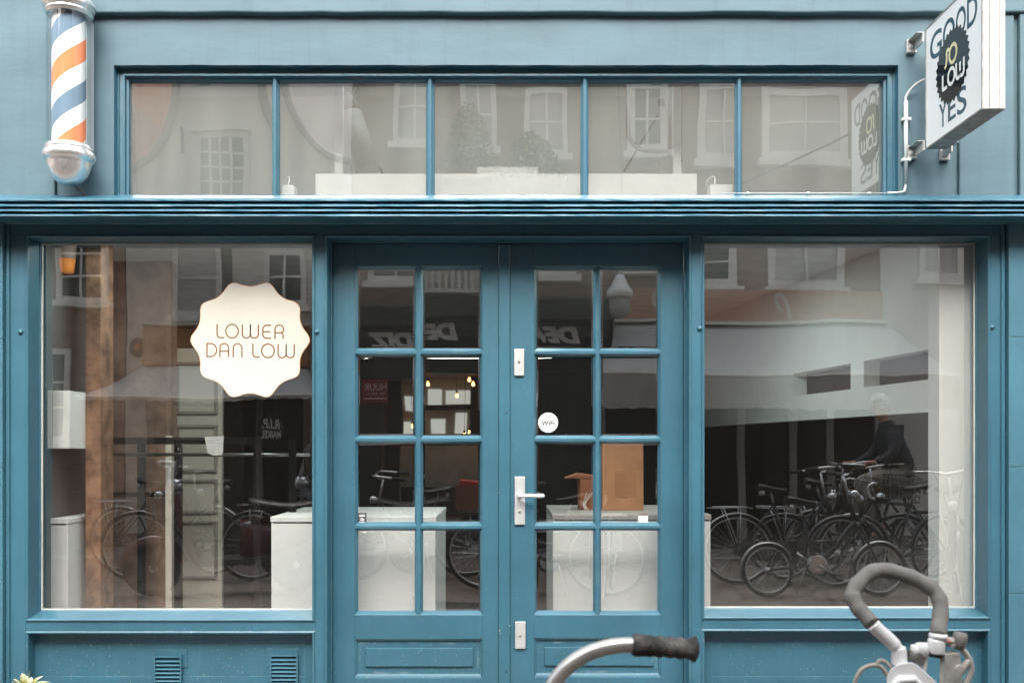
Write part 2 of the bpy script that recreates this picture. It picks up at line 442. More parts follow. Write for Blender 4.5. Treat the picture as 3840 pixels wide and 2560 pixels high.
lwin, g = shop_window(lw, lwz, 0, 'display window with a cream badge on its glass'); g.build('glass_pane', M['glass_left'], lwin)
rwin, g = shop_window(rw, rwz, 0, 'display window with bicycles mirrored in it'); g.build('glass_pane', M['glass_right'], rwin)
# ---- panels under the windows
def stall(x, zt_, label):
    p = MB()
    p.rect(x[0], x[1], .07, zt_, bead + [(0, .060), (.001, .062), (.052, .064), (.0535, .0675), (.056, .0675)])
    p.box(x[0]+.05, x[1]-.05, .066, .15, .12, zt_-.05)
    o = p.build('stall_riser', M['blue_low'], shop); o['label'] = label
    return o
lris = stall(lw, PZ(1455), 'recessed blue panel with two louvred vents')
rris = stall(rw, PZ(1450), 'recessed blue panel without vents, spotted with dirt')
def vent(u0, u1, v0, pu0, pu1):
    y = .066
    p = MB(); p.box(PX(pu0, y), PX(pu1, y), y-.006, y-.0005, .17, PZ(v0-13, y))
    for a in (pu0+6, pu1-6): p.lathe([(.0, -.004), (.005, -.003), (.006, 0)], (PX(a, y), y-.006, PZ(v0-7, y)), 'y', 8)
    o = p.build('vent', M['blue'], shop, .0015)
    q = MB(); x0, x1, z1 = PX(u0, y), PX(u1, y), PZ(v0, y); z0 = z1-.150; yf = y-.026
    q.rect(x0, x1, z0, z1, [(0, y-.006), (0, yf), (.008, yf+.0005), (.008, y-.007)])
    n = 6
    for i in range(n):
        zz = z0+.014 + (z1-z0-.028)*(i+.5)/n
        q.obox(((x0+x1)/2, y-.016, zz), x1-x0-.016, .021, .0028, (R(38), 0, 0))
    q.build('louvre', M['blue'], o)
    k = MB(); k.box(x0+.009, x1-.009, y-.0075, y-.0065, z0+.009, z1-.009); k.build('vent_duct', M['black'], o)
vent(357, 420, 1504, 352, 431); vent(622, 686, 1501, 613, 691)
# ---- transom light
t = MB()
t.rect(tx0, tx1, tz0, tz1, [(0, -.001), (.001, .040, .001), (.010, .040, .004), (.012, .046, .006), (.026, .048, .008), (.030, .036, .010), (.040, .036, .012), (.042, .056, .013), (.052, .060, .016), (.052, .100, .017)])
trw = t.build('transom_window', M['blue'], shop); trw['label'] = 'wide transom of five panes above the cornice'
gy = .088
cells = [(290, 625), (643, 978), (999, 1333), (1352, 1686), (1704, 2038)]
zb, ztp = PZ(440, gy), PZ(183, gy)
for (a0, a1), (b0, b1) in zip(cells, cells[1:]):
    b = MB()
    x0, x1 = PX(a1, gy), PX(b0, gy); xm = (x0+x1)/2; h = (x1-x0)/2
    poly = [(x0, .092), (x0+.004, .076), (x0+.012, .070)] + [(xm + .011*math.cos(R(a)), .062 - .011*math.sin(R(a))) for a in (170, 135, 90, 45, 10)] + [(x1-.012, .070), (x1-.004, .076), (x1, .092)]
    b.prism(poly, zb-.035, ztp+.03, 'xy')
    b.build('mullion', M['blue'], trw)
for u in (452, 814, 1165, 1517, 1871):
    sl = MB(); sl.box(PX(u-14), PX(u+14), .028, .0355, PZ(447.2), PZ(445)); sl.build('drain_slot', M['black'], trw)
    sl = MB(); sl.box(PX(u-14), PX(u+14), .046, .0475, PZ(174), PZ(172.2)); sl.build('drain_slot', M['black'], trw)
g = MB()
for (a0, a1), ya, pi_ in zip(cells, (.0040, -.0030, .0012, -.0042, .0030), (.0015, -.0012, .002, .0008, -.0016)):   # old panes, none quite flush with the next
    g.face([(PX(a0-3, gy), gy-ya-pi_, zb-.02), (PX(a1+3, gy), gy+ya-pi_, zb-.02), (PX(a1+3, gy), gy+ya+pi_, ztp+.02), (PX(a0-3, gy), gy-ya+pi_, ztp+.02)])
M['glass_top'] = glass('transom glass', .40, .15, .12, tint=(.97,.98,.97), wob=.02, dustcol=(.58,.60,.55))
g.build('glass_pane', M['glass_top'], trw)
for a, b in ((289, 296), (2031, 2039)):
    s = MB(); s.box(PX(a, gy), PX(b, gy), gy-.010, gy-.007, zb, ztp); s.build('sealant', M['seal'], trw)
# ---- double doors
DY = .115
d = MB(); d.rect(dr[0], dr[1], 0.0, zt, bead + [(0, .100), (.006, .101), (.006, DY-.003), (.0062, .165)])
d.build('door_frame', M['blue'], shop)
M['glass_door'] = glass('door glass', .31, .006, .6, tint=(.97,.98,.97), wob=.012)
ROWS = [(611, 806), (812, 1007), (1013, 1207), (1213, 1411)]
def door_leaf(x0, x1, cols, panel, field, label):
    y = DY; X = lambda u: PX(u, y); Z = lambda v: PZ(v, y)
    L = MB()
    ztop, zbot = zt-.008, .02
    c0, c1 = X(cols[0][0]), X(cols[-1][1])
    L.box(x0, c0, y, y+.045, zbot, ztop); L.box(c1, x1, y, y+.045, zbot, ztop)
    L.box(c0, c1, y, y+.045, Z(ROWS[0][0]), ztop)
    L.box(c0, c1, y, y+.045, Z(panel[2]), Z(ROWS[-1][1]))
    p0, p1 = X(panel[0]), X(panel[1])
    L.box(c0, c1, y, y+.045, zbot, Z(panel[3]))
    leaf = L.build('door', M['blue_door'], shop, .002); leaf['label'] = label
    P = MB()
    P.rect(c0, c1, Z(panel[3]), Z(panel[2]), [(0, y), (.002, y+.004), (.008, y+.006), (.011, y+.016, .018), (.03, y+.017, .03)])
    P.box(c0+.02, c1-.02, y+.0165, y+.04, Z(panel[3])+.02, Z(panel[2])-.02)
    P.rect(X(field[0]), X(field[1]), Z(field[3]), Z(field[2]), [(0, y+.0164), (.0035, y+.004), (.004, y+.004)])
    P.face([(X(field[0])+.004, y+.004, Z(field[3])+.004), (X(field[1])-.004, y+.004, Z(field[3])+.004), (X(field[1])-.004, y+.004, Z(field[2])-.004), (X(field[0])+.004, y+.004, Z(field[2])-.004)])
    P.build('door_panel', M['blue_low'], leaf)
    B = MB(); G = MB()
    B.box(X(cols[0][1]), X(cols[1][0]), y+.002, y+.04, Z(ROWS[-1][1]), Z(ROWS[0][0]))
    for (r0, r1), (s0, s1) in zip(ROWS, ROWS[1:]):
        for cu in cols: B.box(X(cu[0]), X(cu[1]), y+.002, y+.04, Z(s0), Z(r1))
    for cu in cols:
        for r0, r1 in ROWS:
            a, b_, c, e = X(cu[0]), X(cu[1]), Z(r1), Z(r0)
            B.rect(a, b_, c, e, [(0, y+.002), (.002, y+.004), (.0125, y+.024, .0165), (.0130, y+.034, .017)])
            a += .0125; b_ -= .0125; c += .0165; e -= .0125; q = .010; gy2 = y+.027
            for i in range(2):
                pass
            j1, j2 = random.uniform(-.0012, .0012), random.uniform(-.001, .001)
            inner = [(a+q, gy2-j1-j2, c+q), (b_-q, gy2+j1-j2, c+q), (b_-q, gy2+j1+j2, e-q), (a+q, gy2-j1+j2, e-q)]
            outer = [(a, gy2+.0025, c), (b_, gy2+.0025, c), (b_, gy2+.0025, e), (a, gy2+.0025, e)]
            G.face(inner)
            for k in range(4): G.face([outer[k], outer[(k+1)%4], inner[(k+1)%4], inner[k]])
    B.build('glazing_bars', M['blue'], leaf)
    G.build('glass_pane', M['glass_door'], leaf)
    return leaf
aL, aR = PX(1146, DY), PX(1171, DY)
LC, RC = [(815, 957), (965, 1108)], [(1227, 1369), (1376, 1518)]
dl = door_leaf(dr[0]+.008, aL-.001, LC, (815, 1108, 1467, 1556), (838, 1087, 1488, 1531), 'door leaf without a handle, under the meeting strip')
dR = door_leaf(aR+.001, dr[1]-.008, RC, (1227, 1518, 1465, 1554), (1250, 1502, 1486, 1529), 'door leaf with lever handle and two lock plates')
a = MB(); a.box(aL, aR, DY-.014, DY+.03, .02, zt-.012)
ast = a.build('meeting_strip', M['blue_door'], dl, .003)
SCM = mat('dull screw', (.05,.10,.13), .5, .4)
for i, v in enumerate(range(600, 1568, 66)):
    a = MB(); a.lathe([(.0, -.002), (.0026, -.0015), (.0032, 0)], (PX(1153 + (i % 2)*11, DY), DY-.014, PZ(v, DY)), 'y', 8); a.build('screw', SCM, dl)
for v in (598, 949, 1540): a = MB(); a.lathe([(0, -.0005), (.0045, -.0004), (.0046, 0)], (PX(1163, DY), DY-.0142, PZ(v, DY)), 'y', 10); a.build('screw_hole', M['black'], dl)
for u, v, r_ in ((1147.5, 1446, .006), (1149, 1452, .004), (1171, 1435, .005), (1171.5, 1448, .003), (1146.5, 1130, .003)):
    a = MB(); a.lathe([(0, -.0006), (r_*.5, -.0005), (r_*.6, 0)], (PX(u, DY), DY-.0141, PZ(v, DY)), 'y', 7); o_ = a.build('paint_chip', M['seal'], dl); o_.scale = (1, 1, 1)
def plate(u0, u1, v0, v1, keyhole_v):
    y = DY
    p = MB(); p.box(PX(u0, y), PX(u1, y), y-.013, y-.0005, PZ(v1, y), PZ(v0, y))
    o = p.build('lock_plate', M['alu'], dR, .003)
    k = MB(); k.lathe([(0, -.0165), (.0075, -.0165), (.008, -.0125)], (PX((u0+u1)/2-.5, y), y, PZ(keyhole_v, y)), 'y', 16)
    k.build('lock_cylinder', mat('dull brass', (.40,.38,.33), .5, .5), o)
    k = MB(); xx, zz = PX((u0+u1)/2-.5, y), PZ(keyhole_v, y)
    k.box(xx-.0012, xx+.0012, y-.0172, y-.0166, zz-.005, zz+.004); k.build('keyhole', M['ink'], o)
    return o
plate(1181, 1204, 802, 863, 831); hp = plate(1182, 1206, 1094, 1204, 1174); plate(1183, 1207, 1426, 1488, 1457)
h = MB(); y = DY
hx, hz = PX(1193, y), PZ(1137, y)
h.lathe([(.013, -.013), (.0125, -.022), (.010, -.024), (.010, -.058), (.007, -.060), (0, -.060)], (hx, y, hz), 'y', 18)
h.tube(smooth_path([(hx, y-.052, hz), (hx+.012, y-.058, hz), (hx+.05, y-.060, hz+.001), (hx+.105, y-.058, hz-.001), (hx+.118, y-.050, hz-.001), (hx+.122, y-.038, hz-.001)], 5), .0098, 12, flat=1.0)
h.build('door_handle', mat('white lever handle', (.72,.73,.73), .3, .2, .03), dR)
s = MB(); s.box(dr[0], dr[1], -.02, .2, .0, .02); s.build('threshold', mat('stone threshold', (.2,.19,.18), .8, bmp=.2), shop)
bo = None
for u, v in ((48, 762), (728, 762), (1607, 754), (2278, 751)):
    q = MB(); q.lathe([(.0135, 0), (.0132, -.003), (.011, -.008), (.006, -.0115), (0, -.0125)], (PX(u), -.0006, PZ(v)), 'y', 20)
    q.build('bolt_cap', M['blue'], shop)
q = MB()
for u, v in ((2158, 1520), (1160, 1560), (3, 1180)): pass
# ---- rest of the house: roof, sides, back
q = MB(); q.box(XL, XR, .3, 7.2, 3.62, 3.9); q.box(XL, XL+.2, .3, 7.2, 0, 3.62); q.box(XR-.2, XR, .3, 7.2, 0, 3.62); q.box(XL, XR, 7.2, 7.4, 0, 7.4)
q.box(XL, XL+.2, .3, 7.2, 3.9, 7.4); q.box(XR-.2, XR, .3, 7.2, 3.9, 7.4)
q.box(XL, PX(16), .16, .3, 0, zc0); q.box(PX(2304), XR, .16, .3, 0, zc0)
q.build('house_shell', mat('old brick sides', (.2,.12,.09), .9), shop)
q = MB(); q.prism([(XL-.1, 7.4), (XR+.1, 7.4), (0, 9.6)], -.1, 7.5, 'xz'); q.build('roof', mat('roof tiles', (.16,.07,.045), .8, bmp=.4), shop)
# ================================================================ things fixed to the front
fac = lambda y: (lambda a, b, h: Vector((a, y - h, b)))          # lettering on a face turned to the street
# ---- badge on the left window
yb = GY - .003
bc = Vector((PX(574.5, yb), 0, PZ(780.5, yb))); px = (CAMD+yb)/K
badge = thing('window_badge', 'cream wavy-edged badge stuck on the inside of the left display window', 'badge', (bc.x, yb, bc.z))
def lobes(r0, amp, n=10, seg=300, sharp=.18):
    out = []
    for i in range(seg):
        t = 2*math.pi*i/seg; q = n*t
        out.append((r0 + amp*(math.cos(q) + sharp*math.cos(2*q)*.6), t))
    return out
def blob(mb, r0, amp, y0, y1, mi=0, n=10):
    pts = [(bc.x + r*px*math.cos(t), bc.z + r*px*math.sin(t)) for r, t in lobes(r0, amp, n)]
    mb.prism(pts, y0, y1, 'xz', mi)
m_ = MB(); blob(m_, 128.5, 7.0, yb, yb-.0012); m_.build('badge_face', M['cream'], badge)
m_ = MB(); blob(m_, 129.6, 7.0, yb+.0012, yb+.0002); m_.build('badge_edge', mat('orange film edge', (.55,.22,.04), .5), badge)
LT = []
def zz(paths): LT.extend([[(453.25+a*.10417, 722.75+b*.10417) for a, b in p] for p in paths])
def uarc(x0, x1, ytop, ybot):     # a U of two uprights and a half-round bottom
    r = (x1-x0)/2
    return [(x0, ytop)] + [((x0+x1)/2 - r*math.cos(R(a)), ybot - r + r*math.sin(R(a))) for a in range(0, 181, 12)] + [(x1, ytop)]
def arch(x0, x1, ytop, ybot):
    r = (x1-x0)/2
    return [(x0, ybot)] + [((x0+x1)/2 - r*math.cos(R(a)), ytop + r - r*math.sin(R(a))) for a in range(0, 181, 12)] + [(x1, ybot)]
def ring(cx, cy, rx, ry): 
    p = [(cx+rx*math.cos(R(a)), cy+ry*math.sin(R(a))) for a in range(0, 360, 8)]; return p+[p[0]]
def ell(x, ytop, ybot, x1): return [(x, ytop), (x, ybot-70)] + [(x+75-75*math.cos(R(a)), ybot-70+70*math.sin(R(a))) for a in range(10, 91, 16)] + [(x1, ybot)]
zz([ell(437, 205, 505, 598), ring(768, 362, 138, 150), uarc(993, 1172, 213, 515), uarc(1172, 1348, 213, 515)])
zz([[(1632, 233), (1530, 233)] + [(1530-85*math.sin(R(a)), 318-85*math.cos(R(a))) for a in range(10, 91, 16)] + [(1445, 430)] + [(1530-85*math.cos(R(a)), 433+85*math.sin(R(a))) for a in range(10, 91, 16)] + [(1632, 518)], [(1445, 375), (1612, 375)]])
zz([[(1714, 532), (1714, 318)] + [(1809-95*math.cos(R(a)), 320-92*math.sin(R(a))) for a in range(10, 181, 14)] + [(1900, 345), (1885, 378), (1850, 398), (1714, 398)], [(1850, 398), (1882, 415), (1892, 450), (1892, 532)]])
zz([[(215, 920), (215, 635), (310, 635)] + [(290+138*math.sin(R(a)), 778-143*math.cos(R(a))) for a in range(12, 169, 13)] + [(310, 920), (215, 920)], arch(500, 690, 635, 935), [(500, 803), (690, 803)], arch(793, 985, 638, 942)])
zz([ell(1226, 635, 933, 1388), ring(1558, 795, 138, 150), uarc(1783, 1960, 645, 948), uarc(1960, 2137, 645, 948)])
for wd in (0, 1, 2):
    m_ = MB(); strokes(m_, [[(PX(a, yb), PZ(b, yb)) for a, b in p] for p in LT if (0 if sum(b for a, b in p)/len(p) < 783 else 1 if p[0][0] < 568 else 2) == wd], 2.9*px, fac(yb), 0, .0018)
    m_.build('badge_lettering', M['rust_ink'], badge)
# ---- WiFi sticker
yw = DY + .0255
wc = (PX(1259, yw), PZ(970, yw)); k = (CAMD+yw)/K
wifi = thing('wifi_sticker', 'round white WiFi sticker on a glass pane of the door with the handle', 'sticker', (wc[0], yw, wc[1]))
m_ = MB(); m_.lathe([(0, -.0008), (22.8*k, -.0008), (22.8*k, .0004)], (wc[0], yw, wc[1]), 'y', 48, smooth=False); m_.build('sticker_disc', M['white'], wifi)
s = .0430 * k * 1.0                                                 # zoomed px -> metres
def wz(a, b): return (wc[0] + (a-825)*s, wc[1] - (b-760)*s)
m_ = MB()
for r, w_, a0 in ((290, 38, 49), (182, 38, 54), (80, 38, 60)):
    cy = 620
    strokes(m_, [[wz(825 + r*1.02*math.cos(R(a)), cy - r*math.sin(R(a)) ) for a in range(a0-8, 181-a0+9, 6)]], w_*s, fac(yw), 0, .0014)
letters(m_, 'WiFi', wz(455, 0)[0], wz(1170, 0)[0], wz(0, 918)[1], wz(0, 670)[1], fac(yw), .03, .0014)
m_.build('sticker_lettering', M['ink'], wifi)
m_ = MB(); letters(m_, 'INSIDE', wz(575, 0)[0], wz(1045, 0)[0], wz(0, 1080)[1], wz(0, 975)[1], fac(yw), 0, .0014); m_.build('sticker_small_lettering', M['grey_ink'], wifi)
# ---- two small door stickers
k2 = lambda u, v: (PX(u, yw), PZ(v, yw))
t = thing('door_sticker', 'small dark square sticker with a white mark low on the handleless door', 'sticker', (*[PX(832, yw)], yw, PZ(1190, yw)))
m_ = MB(); m_.box(PX(821.5, yw), PX(842, yw), yw-.001, yw, PZ(1200, yw), PZ(1177, yw)); m_.build('sticker_face', mat('dark grey film', (.06,.06,.06), .5), t)
m_ = MB()
strokes(m_, [[k2(825, 1182), k2(838, 1182)], [k2(825, 1185), k2(838, 1184.5)], [k2(825, 1198), k2(838, 1198)], [k2(*p) for p in ((828, 1192), (831, 1189), (834, 1192), (831, 1195), (828, 1193))], [k2(832, 1190), k2(836, 1192), k2(833, 1195.5)]], 1.3*k, fac(yw), 0, .0016)
m_.build('sticker_mark', M['white'], t)
t = thing('door_sticker', 'small clear label with a white patch low on the door with the handle', 'sticker', (PX(1477, yw), yw, PZ(1189, yw)))
m_ = MB(); m_.box(PX(1466, yw), PX(1488, yw), yw-.001, yw, PZ(1199, yw), PZ(1184, yw)); m_.build('sticker_face', mat('milky film', (.7,.72,.71), .3), t)
m_ = MB(); m_.box(PX(1465, yw), PX(1488, yw), yw-.0012, yw-.0002, PZ(1181, yw), PZ(1178.5, yw)); m_.build('sticker_strip', mat('brown film', (.15,.08,.06), .5), t)
# ---- barber pole
py_ = -.150; kp = (CAMD+py_)/K
pc = (PX(158.5, py_), py_)
pole = thing('barber_pole', 'wall mounted barber pole with orange, white and grey-blue spiral under clear glass', 'barber pole', (pc[0], 0, PZ(340, py_)))
zA, zB = PZ(338, py_), PZ(38, py_)
m, nt, b = new_mat('barber stripes')
tc = N(nt, 'ShaderNodeTexCoord'); sp = N(nt, 'ShaderNodeSeparateXYZ'); nt.links.new(tc.outputs['Object'], sp.inputs[0])
def math2(op, a, c):
    n = N(nt, 'ShaderNodeMath'); n.operation = op
    for s_, val in ((n.inputs[0], a), (n.inputs[1], c)):
        if isinstance(val, (int, float)): s_.default_value = val
        else: nt.links.new(val, s_)
    return n.outputs[0]
ang = math2('ARCTAN2', math2('SUBTRACT', sp.outputs['Y'], pc[1]), math2('SUBTRACT', sp.outputs['X'], pc[0]))
PITCH = .395
# height where the grey-blue band starts on the front of the drum
q = math2('ADD', math2('DIVIDE', math2('SUBTRACT', sp.outputs['Z'], PZ(48, py_)), PITCH), math2('MULTIPLY', math2('ADD', ang, math.pi/2), -1/(2*math.pi)))
fr = math2('FRACT', math2('ADD', q, 20.0), 0)
rp = N(nt, 'ShaderNodeValToRGB'); rp.color_ramp.interpolation = 'CONSTANT'
el = rp.color_ramp.elements
while len(el) < 4: el.new(.5)
for e, (p, c) in zip(el, ((0, (.74,.75,.74)), (.245, (.84,.25,.11)), (.505, (.74,.75,.74)), (.745, (.17,.245,.325)))): e.position = p; e.color = (*c, 1)
nt.links.new(fr, rp.inputs[0]); nt.links.new(rp.outputs[0], b.inputs['Base Color']); b.inputs['Roughness'].default_value = .6; b.inputs['Specular IOR Level'].default_value = .08
M['stripes'] = m
m_ = MB(); m_.lathe([(36.5*kp, zA), (36.5*kp, zB)], (pc[0], pc[1], 0), 'z', 48); bmesh.ops.delete(m_.bm, geom=[f_ for f_ in m_.bm.faces if len(f_.verts) > 4], context='FACES_ONLY'); m_.build('striped_drum', M['stripes'], pole)
gm = bpy.data.materials.new('clear tube'); gm.use_nodes = True; nt = gm.node_tree; nt.nodes.clear()
o_ = N(nt, 'ShaderNodeOutputMaterial'); a_ = N(nt, 'ShaderNodeBsdfTransparent'); g_ = N(nt, 'ShaderNodeBsdfGlossy'); lw_ = N(nt, 'ShaderNodeLayerWeight'); mx = N(nt, 'ShaderNodeMixShader')
a_.inputs[0].default_value = (.93,.95,.95,1); g_.inputs['Roughness'].default_value = .03; lw_.inputs[0].default_value = .12
mr = N(nt, 'ShaderNodeMapRange'); mr.inputs[3].default_value = .03; mr.inputs[4].default_value = .45; nt.links.new(lw_.outputs['Facing'], mr.inputs[0])
nt.links.new(mr.outputs[0], mx.inputs[0]); nt.links.new(a_.outputs[0], mx.inputs[1]); nt.links.new(g_.outputs[0], mx.inputs[2]); nt.links.new(mx.outputs[0], o_.inputs[0])
m_ = MB(); m_.lathe([(47.5*kp, zA), (47.5*kp, zB)], (pc[0], pc[1], 0), 'z', 56)
for i in range(2): pass
m_.bm.faces.ensure_lookup_table()
bmesh.ops.delete(m_.bm, geom=[f_ for f_ in m_.bm.faces if len(f_.verts) > 4], context='FACES_ONLY')
m_.build('glass_tube', gm, pole)
SILV = mat('silver paint', (.84,.84,.83), .24, .8, .05)
def cap(sgn, z, name):
    m_ = MB()
    pr = [(48.5, 2), (49.5, -1), (50, -3), (52, -4), (52.5, -8), (50.5, -10), (53.5, -12), (57, -17), (57.5, -24), (55.5, -30), (52, -33), (49.5, -35), (48, -42), (45.5, -52), (41, -63), (34, -74), (25, -82), (14, -87), (0, -89)]
    m_.lathe([(r*kp, z + h*kp*sgn) for r, h in pr], (pc[0], pc[1], 0), 'z', 56)
    return m_.build(name, SILV, pole)
cap(1, zA, 'end_cap'); cap(-1, zB, 'end_cap')
m_ = MB()
m_.box(pc[0]-.028, pc[0]+.028, -.07, -.0015, zA-.075, zA-.03); m_.box(pc[0]-.028, pc[0]+.028, -.07, -.0015, zB+.03, zB+.075)
m_.box(pc[0]+.048, pc[0]+.075, py_+.03, -.03, zA-.01, zB+.01)
m_.build('wall_bracket', M['alu'], pole, .004)
m_ = MB(); m_.tube(smooth_path([(PX(180, -.1), -.12, PZ(418, -.1)), (PX(183), -.06, PZ(432)), (PX(190), -.035, PZ(442)), (PX(203), -.03, PZ(452))], 6), .0042, 8)
cb = m_.build('power_cable', mat('old copper sheath', (.2,.15,.12), .5), None); tag(cb, 'short thin cable from the barber pole down to the cornice', 'cable')
# ---- projecting sign
sx0, sx1 = 2.077, 2.177; syf, syn = -.13, -.711; sz0, sz1 = 2.785, 3.379
sign = thing('projecting_sign', 'white square box sign lettered in blue jutting out from the wall on brackets', 'sign', (2.127, 0, 2.8))
# lying photo perspective: the near edge is towards the camera
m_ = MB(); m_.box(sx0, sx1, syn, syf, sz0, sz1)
M['signwhite'] = mat('sign white greyed against light', (.60,.62,.61), .45, 0, .04)  # casing painted greyer to hold back its lit front edge
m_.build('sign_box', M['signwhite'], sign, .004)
m_ = MB()
for xx in (sx0+.030, sx0+.072):
    m_.box(xx-.0015, xx+.0015, syn-.0012, syn+.002, sz0+.006, sz1-.006); m_.box(xx-.0015, xx+.0015, syn, syf, sz0-.0012, sz0+.002)
m_.build('seam', mat('rusty seam', (.12,.075,.05), .8, 0, .6, 30), sign)
m_ = MB(); e = .0045
m_.rect(sx0, sx1, sz0, sz1, [(0, 0), (0, 0)]) if 0 else None
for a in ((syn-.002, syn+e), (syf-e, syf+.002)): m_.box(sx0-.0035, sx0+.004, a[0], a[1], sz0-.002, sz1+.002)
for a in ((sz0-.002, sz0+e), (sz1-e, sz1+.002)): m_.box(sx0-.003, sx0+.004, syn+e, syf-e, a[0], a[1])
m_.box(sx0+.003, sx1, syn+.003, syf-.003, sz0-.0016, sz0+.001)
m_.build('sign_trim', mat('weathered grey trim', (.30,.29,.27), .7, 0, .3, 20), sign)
m_ = MB(); m_.box(sx0-.0008, sx0+.002, syn+.006, syf-.006, sz0+.006, sz1-.006); m_.build('sign_face', mat('sign white raised against shade', (.88,.90,.90), .3, 0, .015), sign)  # face painted whiter to offset the shade on this side
side = lambda a, b, h: Vector((sx0 - h, syf - a, b))             # a runs from the wall outwards
m_ = MB()
for ch, a0, a1 in (('G', .048, .180), ('O', .190, .315), ('O', .325, .425), ('D', .437, .533)):
    letters(m_, ch, a0, a1, 3.190, 3.322, side, .012, .0012)
SLM = mat('petrol blue film', (.03,.085,.118), .35); m_.build('sign_lettering', SLM, sign); m_ = MB()
letters(m_, 'Y', .150, .232, 2.833, 2.950, side, .010, .0012); letters(m_, 'E', .245, .325, 2.835, 2.948, side, .010, .0012); letters(m_, 'S', .338, .432, 2.830, 2.952, side, .010, .0012)
m_.build('sign_lettering', SLM, sign)
m_ = MB(); pts = []; n = 30
for i in range(n):
    for r, da in ((.176, 0), (.160, .62)):
        t_ = 2*math.pi*(i+da)/n; pts.append((syf - (.290 + r*math.cos(t_)), 3.089 + r*math.sin(t_)))
m_.prism(pts, sx0-.0014, sx0-.0022, 'yz'); m_.build('sign_seal', mat('gloss black film', (.018,.022,.026), .04), sign)
m_ = MB()
so_ = [[(.335, 3.170), (.318, 3.182), (.293, 3.187)], ]
S1 = smooth_path([(.262, 3.170), (.247, 3.178), (.235, 3.168), (.236, 3.140), (.228, 3.110), (.214, 3.100)], 6)
strokes(m_, [[(p[0], p[1]) for p in S1]], .0165, side, 0, .0030)
strokes(m_, [[(.300 + .037*math.cos(R(a)), 3.141 + .041*math.sin(R(a))) for a in range(0, 361, 12)]], .0165, side, 0, .0030)
m_.build('sign_cream_lettering', mat('pale yellow film', (.75,.70,.42), .4), sign)
m_ = MB()
strokes(m_, [[(.193, 3.075), (.193, 3.012), (.196, 3.006), (.238, 3.006)], [(.283 + .034*math.cos(R(a)), 3.040 + .036*math.sin(R(a))) for a in range(0, 361, 12)]], .0165, side, 0, .0030)
ww = [(.334, 3.080), (.334, 3.03)] + [(.353-.019*math.cos(R(a)), 3.024-.020*math.sin(R(a))) for a in range(0, 181, 20)] + [(.372, 3.072)]
w2 = [(.372, 3.03)] + [(.391-.019*math.cos(R(a)), 3.024-.020*math.sin(R(a))) for a in range(0, 181, 20)] + [(.410, 3.080)]
strokes(m_, [ww, w2], .0165, side, 0, .0030)
m_.build('sign_white_lettering', M['white'], sign)
M['galv'] = mat('painted steel bracket', (.50,.50,.47), .5, .1, .2, 30)
def bracket(x, z, sgn):
    m_ = MB(); m_.box(x-.024, x+.024, -.022, -.0005, z-.036, z+.030)
    m_.box(x-.004+sgn*.014, x+.004+sgn*.014, syf+.004, -.022, z-.026, z+.020)
    m_.box(x+sgn*.018, x+sgn*.018-sgn*.040, syf+.004, -.022, z+.020, z+.024)
    m_.lathe([(0, -.032), (.008, -.031), (.010, -.027), (.014, -.026), (.0145, -.022)], (x-.004*sgn, 0, z-.008), 'y', 14)
    return m_.build('bracket', M['galv'], sign, .0015)
bracket(2.052, 3.345, 1); bracket(2.055, 2.806, 1); bracket(2.222, 2.800, -1); bracket(2.222, 3.345, -1)
# ---- cable pipe along the wall to the sign
cx_ = PX(2081, -.02)
cond = thing('cable_pipe', 'thin pale cable pipe bending from the sign down the wall and under the transom', 'cable pipe', (cx_, 0, PZ(330)))
M['pvc'] = mat('pale pvc', (.46,.50,.50), .5)
m_ = MB(); m_.tube([(cx_, -.018, PZ(424)), (cx_, -.018, PZ(236))], .0105, 12); m_.build('pipe', M['pvc'], cond)
m_ = MB()
m_.tube(smooth_path([(cx_, -.018, PZ(240)), (cx_+.001, -.02, PZ(225)), (PX(2089), -.035, PZ(208)), (PX(2104), -.07, PZ(198)), (PX(2122), -.11, PZ(200)), (2.12, -.135, PZ(206, -.13))], 6), .007, 10); m_.build('cable', M['pvc'], cond); m_ = MB()
m_.tube(smooth_path([(cx_, -.018, PZ(422)), (cx_-.004, -.018, PZ(434)), (PX(2070), -.03, PZ(444)), (PX(2050), -.045, PZ(448.5)), (PX(2030), -.047, PZ(449))], 6), .007, 10)
m_.build('cable', M['pvc'], cond)
m_ = MB(); m_.tube([(PX(2034), -.047, PZ(449)), (PX(1655), -.047, PZ(449.4))], .0022, 8); m_.build('cable_run', mat('white cable', (.50,.55,.56), .5), cond)
for v in (277, 370): m_ = MB(); m_.box(cx_-.020, cx_+.024, -.030, -.0005, PZ(v)-.007, PZ(v)+.007); m_.build('pipe_clip', M['white'], cond, .003)
for u in (1712, 1850, 1988): m_ = MB(); m_.box(PX(u)-.007, PX(u)+.007, -.053, -.03, PZ(451), PZ(447)); m_.build('pipe_clip', M['white'], cond, .002)
